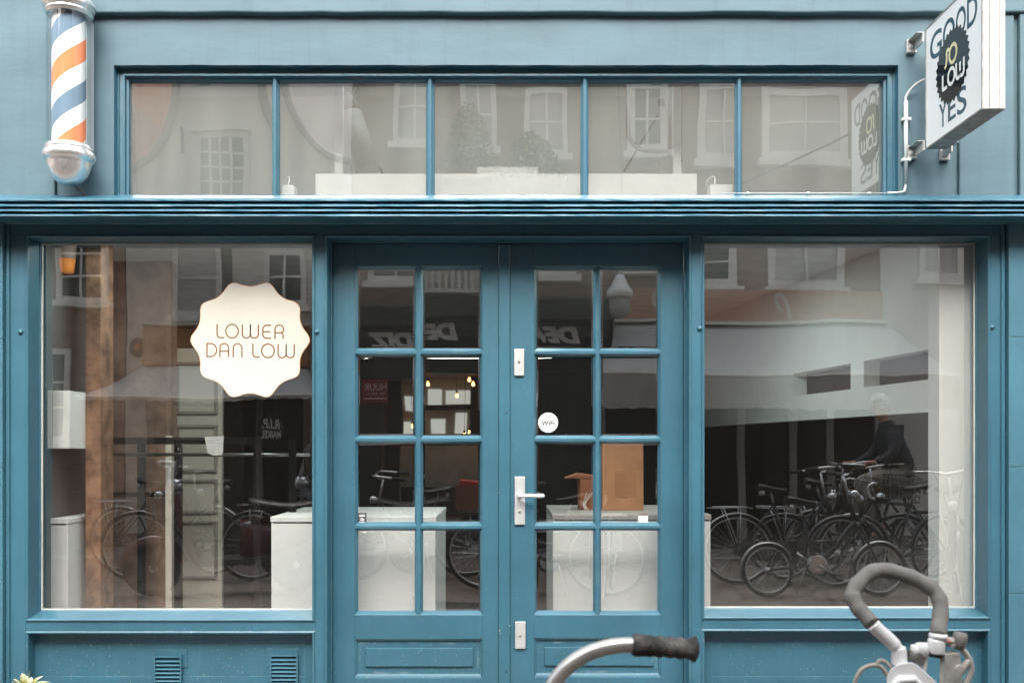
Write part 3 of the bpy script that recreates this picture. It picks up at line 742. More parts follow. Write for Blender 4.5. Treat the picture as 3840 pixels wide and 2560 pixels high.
# ---- potted plant below the left window
pl = thing('potted_plant', 'small pot plant with pale yellow and white pointed leaves below the left window', 'plant', (PX(60, -.30), -.30, 0))
m_ = MB(); m_.lathe([(0, .0), (.062, .0), (.082, .125), (.088, .126), (.088, .142), (.078, .142), (.074, .118), (0, .118)], (PX(60, -.30), -.30, 0), 'z', 24)
m_.build('pot', mat('blue-grey pot', (.20,.30,.33), .6), pl)
m_ = MB(); random.seed(3)
for i in range(34):
    a = random.uniform(0, 6.28); tilt = R(random.uniform(8, 62)); L = random.uniform(.07, .135); wd = random.uniform(.012, .02)
    base = Vector((PX(60, -.30), -.30, .115 + random.uniform(0, .03)))
    d_ = Vector((math.cos(a)*math.sin(tilt), math.sin(a)*math.sin(tilt), math.cos(tilt))); s_ = Vector((-math.sin(a), math.cos(a), 0))
    up = d_.cross(s_); prev = None
    for j in range(7):
        t_ = j/6; c = base + d_*L*t_ - Vector((0,0,1))*L*.22*t_*t_*math.sin(tilt)*2; hw = wd*math.sin(math.pi*min(1, t_*.86+.14))**.8*(1 if j < 6 else 0) + .0003
        fold = up*hw*.35
        cur = (m_.v(c - s_*hw + fold), m_.v(c), m_.v(c + s_*hw + fold))
        if prev:
            for q_ in (0, 1):
                f_ = m_.bm.faces.new((prev[q_], prev[q_+1], cur[q_+1], cur[q_])); f_.smooth = True; f_.material_index = 1 if (i % 3 == 0 and j < 5) else 0
        prev = cur
m_.build('leaves', [mat('cream leaf', (.62,.62,.44), .5, 0, .25, 40), mat('yellow green leaf', (.45,.42,.10), .5, 0, .3, 40)], pl)
# ================================================================ inside the shop
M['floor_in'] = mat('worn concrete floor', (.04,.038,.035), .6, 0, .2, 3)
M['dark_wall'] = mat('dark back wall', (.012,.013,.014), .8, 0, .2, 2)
M['black_steel'] = mat('black steel', (.004,.004,.005), .7, 0, spec=.2)
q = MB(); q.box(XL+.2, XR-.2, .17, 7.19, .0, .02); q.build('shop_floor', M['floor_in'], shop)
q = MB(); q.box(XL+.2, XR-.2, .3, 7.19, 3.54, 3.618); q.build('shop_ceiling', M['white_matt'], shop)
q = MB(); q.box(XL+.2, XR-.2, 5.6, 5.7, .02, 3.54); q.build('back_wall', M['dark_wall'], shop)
q = MB(); q.box(-1.0, 2.85, .52, .62, 2.46, 2.56); q.box(XL+.2, XR-.2, .62, 5.6, 2.50, 2.56); q.build('lowered_ceiling', mat('white lowered ceiling', (.75,.75,.73), .8), shop)
# white wall running back along the right, open underneath, with two dark slots
wm = mat('bright white wall', (.84,.85,.82), .7, 0, .03)
def wx(y): return 2.35 - .13*(y-.2)
q = MB()
q.box(2.272, 2.62, .165, .30, .02, 2.50)                                        # pier next to the glass
def wallseg(y0, y1, z0, z1): q.prism([(wx(y0), y0), (wx(y0)+.10, y0), (wx(y1)+.10, y1), (wx(y1), y1)], z0, z1, 'xy')
wallseg(.301, 4.2, 1.845, 2.499); wallseg(.301, 4.2, 1.50, 1.68)
for a, b in ((1.14, 1.31), (2.19, 4.2)): wallseg(a, b, 1.6802, 1.8448)
q.build('white_side_wall', wm, shop)
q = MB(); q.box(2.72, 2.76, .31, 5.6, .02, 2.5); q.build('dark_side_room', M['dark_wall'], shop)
q = MB(); q.box(-2.55, -2.50, .3, 1.2, .02, 2.5); q.build('left_partition', mat('grey partition', (.10,.095,.09), .8), shop)
# plaster column with flaking brown paint
q = thing('brick_column', 'brown flaking brick column inside the left window', 'column', (PX(213, .55), .6, .02))
m_ = MB(); m_.box(PX(196, .5), PX(231, .5), .5, .68, .02, 2.5); m_.build('column_shaft', mat('flaking rust brown wall', (.25,.135,.08), .85, 0, .6, 11, .5, 40), q, .004)
q = MB(); q.box(PX(196, 1.3), PX(392, 1.3), 1.3, 1.42, .02, 2.499); q.build('inner_brick_wall', mat('mottled brown plaster', (.29,.18,.13), .8, 0, .45, 7, .4, 30), shop)
yd = 1.45
pd = thing('panelled_door', 'greige panelled door standing behind the clothes rack', 'door', (PX(452, yd), yd, .02))
pd['kind'] = 'thing'
GRG = mat('greige door paint', (.44,.41,.35), .6, 0, .1, 3)
m_ = MB(); m_.box(PX(394, yd), PX(510, yd), yd, yd+.04, .02, PZ(800, yd)); m_.build('door_leaf', GRG, pd, .004)
for v0, v1 in ((830, 952), (975, 1085), (1100, 1180), (1195, 1330)):
    m_ = MB(); m_.rect(PX(404, yd), PX(500, yd), PZ(v1, yd), PZ(v0, yd), [(0, yd-.001), (.004, yd-.012), (.018, yd-.012), (.024, yd-.001)]); m_.build('panel_moulding', mat('umber moulding', (.22,.20,.165), .6), pd)
# white speaker box, plinths, counters
t = thing('wall_cabinet', 'white box cabinet hung inside the left display window', 'cabinet', (PX(140, .35), .35, PZ(1030, .35)))
m_ = MB(); m_.box(PX(92, .32), PX(160, .32), .32, .75, PZ(1030, .32), PZ(897, .32)); m_.prism([(PX(160, .32), .32), (PX(196, .5), .5), (PX(196, .5), .75), (PX(160, .32), .75)], PZ(1030, .32), PZ(897, .32), 'xy'); m_.build('cabinet_body', M['white'], t, .003)
m_ = MB(); m_.box(PX(120, .32), PX(121, .32), .3185, .3195, PZ(1029, .32), PZ(898, .32)); m_.build('cabinet_seam', mat('seam', (.3,.25,.2), .8), t)
def block(name, label, x0, x1, y0, y1, z1, top=None, group=None):
    t = thing(name, label, 'plinth' if name == 'plinth' else 'counter', ((x0+x1)/2, (y0+y1)/2, .02), group)
    m_ = MB(); m_.box(x0, x1, y0, y1, .02, z1-.03); m_.build('body', M['white'], t, .003)
    m_ = MB(); m_.box(x0-.004, x1+.004, y0-.004, y1+.004, z1-.0295, z1); m_.build('top', top or M['white'], t, .003)
    m_ = MB(); m_.box(x0+.01, x1-.01, y0-.0015, y0+.001, z1-.036, z1-.0310); m_.build('shadow_gap', M['ink'], t)
    return t
yc = .36
zc_ = PZ(1186, yc)
block('plinth', 'white plinth at the left end of the left window', PX(60, yc), PX(156, yc), yc, .8, PZ(1190, yc))
block('counter', 'long white counter from the left window to the handleless door', PX(623, yc), PX(1000, yc), yc, 1.25, zc_)
block('counter', 'white counter behind the door with the handle, a paper bag on it', PX(1270, yc), PX(1632, yc), yc, 1.25, PZ(1181, yc), mat('grey counter top', (.42,.41,.39), .4))
# paper bag
yb2 = .72
bx0, bx1, bz0 = PX(1384, yb2), PX(1478, yb2), PZ(1181, yc)+.001
bag = thing('paper_bag', 'tall brown paper bag standing on the white counter', 'bag', ((bx0+bx1)/2, yb2+.08, bz0))
M['kraft'] = mat('kraft paper', (.47,.235,.115), .8, 0, .14, 7, .2, 30)
m_ = MB(); H_ = .40
A = [(bx0, yb2), (bx1, yb2), (bx1+.004, yb2+.16), (bx0, yb2+.16)]
for (a, b) in ((0, 1), (1, 2), (2, 3), (3, 0)):
    n = 5; prev = None
    for i in range(n+1):
        tt = i/n; z = bz0 + H_*tt; pin = .012*tt
        r_ = [m_.v((A[k][0], A[k][1] + (pin if A[k][1] < yb2+.1 else -pin) + random.uniform(-.003, .003)*tt, z + (random.uniform(-.004, .004) if i == n else 0))) for k in (a, b)]
        if prev: m_.bm.faces.new((prev[0], prev[1], r_[1], r_[0]))
        prev = r_
m_.face([(x, y, bz0+.001) for x, y in A])
m_.build('bag_body', M['kraft'], bag)
m_ = MB(); ph = lambda a, b, h: Vector((a, yb2 + .004 - h, b))
tx = lambda u: PX(u, yb2)
for i, s_ in enumerate(('NICE ONE', 'TO WEAR', 'the best part', 'of a day')):
    z_ = PZ(1098+i*9.5, yb2); letters(m_, s_, tx(1417), tx(1417+(34, 30, 34, 28)[i]), z_, z_+.013, ph, .0, .003)
hx_, hz_ = tx(1432), PZ(1138, yb2)
strokes(m_, [[(hx_-.002, hz_+.022), (hx_+.006, hz_+.028), (hx_+.003, hz_+.016), (hx_, hz_+.010), (hx_-.026, hz_-.004), (hx_-.024, hz_-.010), (hx_+.024, hz_-.010), (hx_+.026, hz_-.004), (hx_, hz_+.010)]], .005, ph, 0, .003)
m_.build('bag_print', M['ink'], bag)
m_ = MB(); m_.box(tx(1412), tx(1462), yb2+.0005, yb2+.0035, PZ(1142, yb2), PZ(1084, yb2)); m_.build('bag_label', mat('brown label', (.40,.185,.085), .7), bag)
b2 = thing('paper_bag', 'smaller rust brown bag lying left of the tall paper bag', 'bag', (tx(1345), .8, bz0))
m_ = MB(); m_.box(tx(1333), tx(1372), .75, .95, bz0, bz0+.18); m_.prism([(tx(1298), bz0+.185), (tx(1330), bz0+.215), (tx(1372), bz0+.20), (tx(1372), bz0+.181), (tx(1330), bz0+.181)], .75, .93, 'xz'); m_.build('bag_body', mat('rust paper', (.24,.085,.035), .8), b2, .006)
m_ = MB()
for dx in (0, .018, .035): m_.tube(smooth_path([(tx(1348)+dx, .735, bz0+.10), (tx(1340)+dx*.3, .72, bz0+.03), (tx(1349)+dx, .70, bz0-.02)], 5), .0025, 6)
m_.build('bag_string', mat('pale string', (.6,.55,.48), .8), b2)
# clothes rack of black steel
rk = thing('clothes_rack', 'black steel clothes rack inside the left display window', 'clothes rack', (PX(400, .9), .9, .02))
def bar(u0, v0, u1, v1, y0, y1, w_):
    m_.tube([(PX(u0, y0), y0, PZ(v0, y0)), (PX(u1, y1), y1, PZ(v1, y1))], w_*.62, 4)
for u, y in ((232, .75), (325, 1.1), (410, 1.1), (591, .75), (672, .75)):
    m_ = MB(); m_.box(PX(u-7.5, y), PX(u+7.5, y), y-.017, y+.017, .02, PZ(1004, y)); m_.build('upright', M['black_steel'], rk)
for u0, u1, v0, v1, y in ((224, 599, 1020, 1004, .75), (238, 416, 1140, 1130, 1.1), (672, 760, 1140, 1128, .75)):
    m_ = MB(); m_.box(PX(u0, y), PX(u1, y), y-.011, y+.011, PZ(v0, y), PZ(v1, y)); m_.build('crossbar', M['black_steel'], rk)
m_ = MB(); m_.tube([(PX(256, 1.0), 1.0, PZ(1043, 1.0)), (PX(600, .8), .8, PZ(1044, .8)), (PX(712, .8), .8, PZ(1044, .8))], .011, 10); m_.build('hanging_rail', mat('steel rail', (.35,.35,.34), .3, .9), rk)
t = thing('standing_post', 'slim cream post behind the clothes rack', 'post', (PX(387, 1.0), 1.0, .02))
m_ = MB(); m_.box(PX(380, 1.0), PX(394, 1.0), 1.0, 1.04, .02, PZ(1000, 1.0)); m_.build('post_shaft', mat('cream post', (.62,.58,.50), .6), t); m_ = MB(); m_.box(PX(374, 1.0), PX(400, 1.0), .96, 1.08, .02, .035); m_.build('post_foot', M['black_steel'], t)
t = thing('calendar_sheet', 'white sheet of paper clipped on the clothes rack', 'paper', (PX(490, .72), .72, PZ(1070, .72)))
m_ = MB(); m_.prism([(PX(a, .72), PZ(b, .72)) for a, b in ((470, 1003), (514, 1001), (511, 1044), (490, 1046), (477, 1040))], .72, .7215, 'xz'); m_.build('paper_sheet', M['white_matt'], t)
m_ = MB()
for i in range(5): m_.box(PX(474, .72), PX(508, .72), .7195, .7198, PZ(1011+i*7, .72), PZ(1010+i*7, .72))
m_.build('paper_print', M['grey_ink'], t)
# pendant lamp (lit) at the top of the left window
yl = .5
lp = thing('pendant_lamp', 'small orange and white pendant lamp hanging at the top corner of the left window', 'lamp', (PX(152, yl), yl, PZ(560, yl)))
c_ = (PX(152, yl), yl, 0); kl = (CAMD+yl)/K
m_ = MB(); m_.lathe([(20*kl, PZ(596, yl)), (25*kl, PZ(540, yl)), (26*kl, PZ(520, yl))], c_, 'z', 28); m_.build('lamp_shade', mat('frosted shade', (.72,.55,.45), .5), lp)
m_ = MB(); m_.lathe([(0, PZ(626, yl)), (16*kl, PZ(626, yl)), (20.2*kl, PZ(596, yl))], c_, 'z', 28); m_.build('lamp_diffuser', lamp_mat('glowing orange shade', (.70,.23,.04), .14), lp)
m_ = MB(); m_.tube([(c_[0], yl, PZ(522, yl)), (c_[0], yl, 2.5)], .004, 6); m_.build('lamp_cord', M['black_steel'], lp)
# ---- in the space over the lowered ceiling, seen through the transom
yt = .75
bw = MB(); bw.box(XL+.2, XR-.2, 1.25, 1.3, 2.56, 3.54); bw.build('upper_back_wall', mat('pale wall above the ceiling', (.78,.78,.75), .8, 0, .06, 1.2), shop)
t = thing('cable_trough', 'long white cable trough lying behind the transom panes', 'trough', (PX(1160, .3), .3, 2.56))
m_ = MB(); m_.box(PX(724, .3), PX(1601, .3), .30, .44, 2.562, PZ(399, .3)); m_.build('trough_body', M['white'], t, .004)
m_ = MB(); m_.box(PX(1096, .5), PX(1235, .5), .45, .55, 2.562, PZ(389, .5)); m_.build('junction_box', M['white'], t, .003)
for i, (u0, u1, v) in enumerate(((649, 677, 427), (1629, 1681, 426))):
    t = thing('plug_box', ('small white plug box behind the second transom pane', 'flat white plug box behind the fourth transom pane')[i], 'plug box', (PX((u0+u1)/2, .2), .2, 2.56))
    m_ = MB(); m_.box(PX(u0, .2), PX(u1, .2), .18, .26, 2.562, PZ(v, .2)); m_.build('box_body', M['white'], t, .005)
    m_ = MB(); m_.tube(smooth_path([(PX(u0+12, .22), .22, PZ(v, .2)), (PX(u0+14, .22), .24, PZ(v-24, .2)), (PX(u0+2, .22), .27, PZ(v-22, .2)), (PX(u0-3, .22), .3, PZ(v, .2))], 5), .0035, 6); m_.build('box_cord', M['white'], t)
for i, u in enumerate((770, 1564)):
    t = thing('white_post', ('white upright post behind the second transom pane', 'white upright post behind the fourth transom pane')[i], 'post', (PX(u, .34), .34, 2.56))
    m_ = MB(); m_.box(PX(u-9, .34), PX(u+9, .34), .45, .50, 2.562, 3.53); m_.build('post_shaft', M['white'], t)
    m_ = MB(); m_.box(PX(u-16, .34), PX(u+16, .34), .44, .53, 2.562, 2.572); m_.build('post_foot', M['white'], t)
t = thing('ceiling_spotlight', 'white cylindrical spotlight leaning behind the second transom pane', 'spotlight', (PX(830, .9), .9, 2.56))
a_, b_ = Vector((PX(806, .9), .9, PZ(262, .9))), Vector((PX(850, .9), .85, PZ(400, .9)))
m_ = MB(); m_.tube([a_, b_], [.066, .074], 28); m_.build('spotlight_body', mat('light grey spotlight', (.55,.56,.54), .45), t)
m_ = MB(); m_.tube([a_ + (a_-b_)*.01, a_ + (a_-b_)*.30], [.066, .05], 28); m_.tube([a_ + (a_-b_)*.3 + Vector((.06,0,.02)), Vector((PX(826, .9), .9, 3.5))], .006, 6); YK = mat('grey yoke', (.16,.16,.15), .5); m_.build('spotlight_yoke', YK, t); m_ = MB(); m_.tube([Vector((PX(797, .9), .85, PZ(275, .9))), Vector((PX(816, .9), .9, 3.5))], .008, 6); m_.build('spotlight_cable', YK, t); m_ = MB(); m_.tube([b_ + Vector((.07, 0, .02)), b_ + Vector((.11, 0, -.1))], .006, 6); m_.build('spotlight_lever', YK, t)
t = thing('heating_pipe', 'grey pipe bending in a U behind the fourth transom pane', 'pipe', (PX(1500, .8), .8, 3.0))
m_ = MB(); m_.tube(smooth_path([(PX(1443, .8), .8, 3.53), (PX(1443, .8), .8, PZ(300, .8)), (PX(1449, .8), .8, PZ(322, .8)), (PX(1470, .8), .8, PZ(343, .8)), (PX(1500, .8), .8, PZ(347, .8)), (PX(1545, .8), .8, PZ(347, .8))], 8), .015, 14); m_.build('pipe_bend', mat('dull zinc pipe', (.17,.18,.17), .4, .5), t)
m_ = MB()
for dx in (0, .05): m_.tube([(PX(1540, .8)+dx, .8, 3.53), (PX(1540, .8)+dx, .8, PZ(372, .8))], .020, 14)
m_.build('pipe_riser', mat('grey riser', (.25,.26,.25), .5, .3), t)
m_ = MB(); m_.tube([(PX(1433, .7), .7, PZ(395, .7)), (PX(1512, .7), .7, PZ(262, .7))], .006, 8); m_.build('stay_rod', mat('dark rod', (.07,.07,.07), .5), t)
m_ = MB(); m_.box(PX(1515, .72), PX(1556, .72), .70, .80, PZ(398, .72), PZ(362, .72)); m_.tube([(PX(1468, .7), .7, PZ(395, .7)), (PX(1517, .7), .7, PZ(372, .7))], .006, 8); m_.build('pump_unit', M['white'], t, .01)
m_ = MB()
for i in range(6): m_.box(PX(1512+i*2.4, .78), PX(1513.4+i*2.4, .78), .775, .779, PZ(245, .78), PZ(228, .78))
m_.build('vent_slits', M['ink'], t)

# added unseen fill lamps that brighten the shop and the space behind the transom
def lamp(name, loc, size, power, col=(.86, 1, .97)):
    l_ = bpy.data.lights.new(name, 'AREA'); l_.energy = power; l_.size = size; l_.color = col; l_.shape = 'DISK'
    o_ = bpy.data.objects.new(name, l_); COL.objects.link(o_); o_.location = loc; return o_
lamp('shop_fill_light', (1.0, 1.4, 2.485), .9, 6.5)
lamp('shop_fill_light', (-1.75, .55, 2.485), .5, 2.6)
for x in (-2.0, -.7, .7, 2.0): lamp('loft_fill_light', (x, .62, 3.52), .7, .46)
lamp('shop_fill_light', (.1, .25, 2.42), .3, 3.0)
lamp('shop_fill_light', (-2.1, .25, 2.42), .3, 1.3)
# ================================================================ bicycles, moped, rider
M['tyre'] = mat('tyre rubber', (.015,.015,.015), .75)
M['bike_black'] = mat('black frame paint', (.010,.011,.013), .25, 0, .2, 8, coat=.5)
M['steel'] = mat('bright steel', (.60,.61,.61), .28, .95, .1)
M['saddle'] = mat('black saddle leather', (.014,.013,.013), .42)
def wheel(parent, x, r, axle=.05, spokes=28, tw=.017, guard=True, gcol=None, side='rear'):
    w_ = MB(); w_.tube([(x + (r-tw)*math.cos(2*math.pi*i/48), 0, r + (r-tw)*math.sin(2*math.pi*i/48)) for i in range(48)], tw, 8, closed=True)
    wh = w_.build('wheel', M['tyre'], parent)
    ri = r - tw*2.2
    q = MB(); q.tube([(x + ri*math.cos(2*math.pi*i/48), 0, r + ri*math.sin(2*math.pi*i/48)) for i in range(48)], .0095, 6, closed=True); q.build('rim', M['steel'], wh)
    q = MB()
    for i in range(spokes):
        a = 2*math.pi*i/spokes; s_ = 1 if i % 2 else -1; b = a + s_*.5*(1 if i % 4 < 2 else -1)
        q.tube([(x + .022*math.cos(b), .024*s_, r + .022*math.sin(b)), (x + ri*math.cos(a), 0, r + ri*math.sin(a))], .0012, 3, caps=False)
    q.build('spokes', M['steel'], wh)
    q = MB(); q.lathe([(0, -axle), (.010, -axle), (.010, -.03), (.028, -.028), (.028, -.022), (.016, -.020), (.016, .020), (.028, .022), (.028, .028), (.010, .03), (.010, axle), (0, axle)], (x, 0, r), 'y', 14); q.build('hub', M['steel'], wh)
    if guard:
        a0, a1 = (-12, 160) if side == 'front' else (20, 205)
        g_ = MB(); rows = []
        for i in range(26):
            a = R(a0 + (a1-a0)*i/25)
            rows.append([g_.v((x + (r+.014-d_)*math.cos(a), y_, r + (r+.014-d_)*math.sin(a))) for y_, d_ in ((-.026, .012), (-.014, .001), (0, -.003), (.014, .001), (.026, .012))])
        for A, B in zip(rows, rows[1:]):
            for k_ in range(4): g_.bm.faces.new((A[k_], A[k_+1], B[k_+1], B[k_])).smooth = True
        g_.build('mudguard', gcol or M['bike_black'], parent)
    return wh
def grip(mb, p, d, L=.125, r=.0165):
    p, d = Vector(p), Vector(d).normalized()
    mb.tube([p, p + d*.006, p + d*.012] + [p + d*(.02 + (L-.03)*i/8) for i in range(9)] + [p + d*L, p + d*(L+.004)], [r*1.05, r*1.22, r*1.0] + [r*(1 + (.06 if i % 2 else -.03)) for i in range(9)] + [r*1.15, r*.7], 14)
def bicycle(label, rw=.335, base=1.10, frame=None, bar='city', saddle_z=.96, rack=True, style='dutch', guard=None, group='parked bicycles', hz=1.06, name='bicycle', basket=False):
    fm = frame or M['bike_black']
    t = thing(name, label, 'bicycle', (0,0,0), group)
    wheel(t, 0, rw, gcol=guard); wheel(t, base, rw, gcol=guard, side='front')
    bb = (base*.44, 0, .29); st = (base*.44-.17, 0, saddle_z-.13 if saddle_z < 1 else .82)
    seat_dir = Vector((-.26, 0, 1)).normalized()
    bbv = Vector(bb); sl = bbv + seat_dir*((min(saddle_z-.14, .80)-bb[2])/seat_dir.z)
    hd0 = Vector((base-.20, 0, rw+.33 if rw > .3 else rw+.42)); hd1 = Vector((base-.255, 0, rw+.50 if rw > .3 else rw+.66))
    q = MB()
    q.tube([bbv, sl], .0155, 12); q.tube([hd0 - (hd1-hd0)*.05, hd1 + (hd1-hd0)*.1], .018, 12)
    if style == 'dutch': q.tube(smooth_path([bbv, bbv + (hd0-bbv)*.35 + Vector((0,0,-.05)), bbv + (hd0-bbv)*.7 + Vector((0,0,-.03)), hd0], 6), .017, 12); q.tube(smooth_path([bbv + (sl-bbv)*.32, bbv + (hd1-bbv)*.40 + Vector((-.02,0,-.03)), bbv + (hd1-bbv)*.75 + Vector((0,0,-.03)), hd1], 6), .0145, 12)
    elif style == 'diamond': q.tube([bbv, hd0], .017, 12); q.tube([sl - (sl-bbv)*.06, hd1], .0145, 12)
    else: q.tube(smooth_path([bbv, bbv + (hd0-bbv)*.5 + Vector((0,0,-.02)), hd0], 6), .026, 14); q.tube([bbv + (sl-bbv)*.45, bbv + (hd0-bbv)*.5 + Vector((0,0,.02))], .012, 10)
    for s_ in (-1, 1):
        q.tube([bbv + Vector((0,.03*s_,0)), (-.0, .055*s_, rw)], .009, 8); q.tube([sl + Vector((0,.012*s_,-.02)), (0, .055*s_, rw)], .0075, 8)
    fr_ = q.build('frame', fm, t)
    q = MB()
    crown = hd0 - (hd1-hd0)*.08
    for s_ in (-1, 1): q.tube(smooth_path([crown + Vector((0,.0*s_,.0)), crown + Vector((.012,.048*s_,-.03)), Vector((base-.05, .052*s_, rw+.10)), Vector((base, .052*s_, rw))], 5), .0115, 10)
    q.build('fork', fm, t)
    q = MB(); sp_ = sl + seat_dir*(saddle_z-.05-sl.z); q.tube([sl, sp_], .0125, 10); q.build('seat_post', M['steel'], t)
    # saddle
    q = MB(); rows = []
    for i in range(11):
        tt = i/10; x = sp_.x - .13 + .27*tt; hw = .098*(1-tt)**.55*(.55+.45*min(1, tt*5)) + .018; zc = saddle_z - .012 + .018*math.cos(tt*3.0) - .012*tt*(1-tt)*2
        rows.append([q.v((x, hw*math.cos(R(a)), zc + (.030 if math.sin(R(a)) > 0 else .042)*math.sin(R(a))*(.55+.45*(1-tt)))) for a in range(0, 360, 30)])
    for A, B in zip(rows, rows[1:]):
        for k_ in range(12): q.bm.faces.new((A[k_], A[(k_+1)%12], B[(k_+1)%12], B[k_])).smooth = True
    q.bm.faces.new(rows[0]); q.bm.faces.new(rows[-1])
    sd = q.build('saddle', M['saddle'], t)
    q = MB()
    for s_ in (-1, 1): q.lathe([(.020, 0), (.020, -.045)], (sp_.x-.085, .05*s_, saddle_z-.035), 'z', 10)
    q.build('saddle_spring', M['steel'], sd)
    # crank, chain guard
    q = MB(); q.lathe([(.085, .035), (.085, .040), (.06, .042), (.0, .042)], bb, 'y', 24); q.tube([bbv + Vector((0,.05,0)), bbv + Vector((.14,.06,-.09))], .009, 8); q.tube([bbv + Vector((0,-.05,0)), bbv + Vector((-.14,-.06,.09))], .009, 8)
    cr = q.build('crankset', M['steel'], t)
    q = MB(); q.obox(bbv + Vector((.14,.11,-.09)), .09, .085, .022); q.obox(bbv + Vector((-.14,-.11,.09)), .09, .085, .022); q.build('pedal', M['tyre'], cr)
    if style == 'dutch':
        q = MB(); a, b = bbv, Vector((0,0,rw)); r1, r2 = .115, .065
        poly = [(a.x + r1*math.cos(R(g)), a.z + r1*math.sin(R(g))) for g in range(-90, 91, 15)] + [(b.x + r2*math.cos(R(g)), b.z + r2*math.sin(R(g))) for g in range(90, 271, 20)]
        q.prism(poly, .046, .066, 'xz'); q.build('chain_guard', fm, t, .004)
    else:
        q = MB(); q.tube([(bbv.x, .045, bbv.z+.085), (0, .045, rw+.03)], .004, 5); q.tube([(bbv.x, .045, bbv.z-.085), (0, .045, rw-.03)], .004, 5); q.build('chain', M['tyre'], t)
    if rack:
        q = MB(); zr = rw*2 + .055
        for s_ in (-1, 1):
            q.tube([(-.26, .062*s_, zr), (.14, .055*s_, zr+.005)], .005, 7); q.tube([(-.13, .062*s_, zr), (0, .065*s_, rw)], .0045, 6); q.tube([(.02, .062*s_, zr), (0, .065*s_, rw)], .0045, 6)
        for x in (-.26, -.13, 0, .14): q.tube([(x, -.06, zr), (x, .06, zr)], .0045, 6)
        q.tube([(-.22, 0, zr+.012), (.10, 0, zr+.014)], .006, 6); q.build('rack', M['steel'], t)
        q = MB(); q.lathe([(0, -.005), (.028, -.003), (.03, .012), (0, .014)], (-.03-rw, 0, rw+.28), 'x', 14); q.build('rear_light', mat('red reflector', (.4,.01,.008), .2), t)
    # bars
    if bar:
        head = hd1 + (hd1-hd0).normalized()*.02; top = Vector((head.x-.03, 0, hz-.02))
        q = MB(); q.tube([head, top], .0125, 10); q.tube([top, top + Vector((.05,0,.015))], .013, 10)
        c_ = top + Vector((.05,0,.015))
        q2 = []
        for s_ in (-1, 1):
            if bar == 'city': P_ = [c_, c_ + Vector((.03,.10*s_,.02)), c_ + Vector((.02,.22*s_,.035)), c_ + Vector((-.06,.285*s_,.03)), c_ + Vector((-.22,.30*s_,.01))]
            elif bar == 'drop': P_ = [c_, c_ + Vector((.0,.17*s_,.0)), c_ + Vector((.05,.20*s_,.0)), c_ + Vector((.09,.20*s_,-.04)), c_ + Vector((.06,.20*s_,-.12)), c_ + Vector((-.04,.20*s_,-.13))]
            else: P_ = [c_, c_ + Vector((-.01,.14*s_,.015)), c_ + Vector((-.04,.29*s_,.02))]
            sm = smooth_path(P_, 6); q.tube(sm, .0115, 10); q2.append((P_[-1], P_[-1]-P_[-2] if bar != 'city' else Vector((-1,.06*s_,-.08))))
        hb = q.build('handlebar', M['steel'], t)
        for p_, d_ in q2:
            q = MB(); grip(q, p_ - d_.normalized()*.06, d_, .12); q.build('grip', M['tyre'], hb)
        q = MB(); q.lathe([(0, .06), (.035, .055), (.040, .02), (.030, -.01), (0, -.03)], (head.x+.045, 0, head.z-.02), 'x', 16); q.build('headlight', M['steel'], t)
        q = MB()
        for s_ in (-1, 1): q.tube(smooth_path([c_ + Vector((-.02,.2*s_,.03)), c_ + Vector((.12,.12*s_,.04)), head + Vector((.07,.03*s_,-.05)), head + Vector((.02,.01*s_,-.2))], 5), .0028, 6)
        q.build('brake_cable', M['tyre'], hb)
    if basket:
        q = MB(); cx0 = base-.12
        for i in range(5):
            z_ = hz-.32+.055*i; e = .0 + .02*i/4
            for p0, p1 in (((cx0-e,-.17-e), (cx0+.26+e,-.17-e)), ((cx0+.26+e,-.17-e), (cx0+.26+e,.17+e)), ((cx0+.26+e,.17+e), (cx0-e,.17+e)), ((cx0-e,.17+e), (cx0-e,-.17-e))): q.tube([(*p0, z_), (*p1, z_)], .004, 5)
        for i in range(8):
            x = cx0 + .26*i/7
            for y in (-.17, .17): q.tube([(x, y, hz-.32), (x, y*1.1, hz-.10)], .003, 4)
        q.build('basket', M['bike_black'], t)
    q = MB(); q.tube([(base*.36, -.03, .26), (base*.30, -.16, .01)], .008, 7); q.build('kickstand', M['steel'], t)
    return t
def place(o, x, y, rz, z=0.0, lean=0.0):
    o.location = (x, y, z); o.rotation_euler = (R(lean), 0, R(rz)); return o
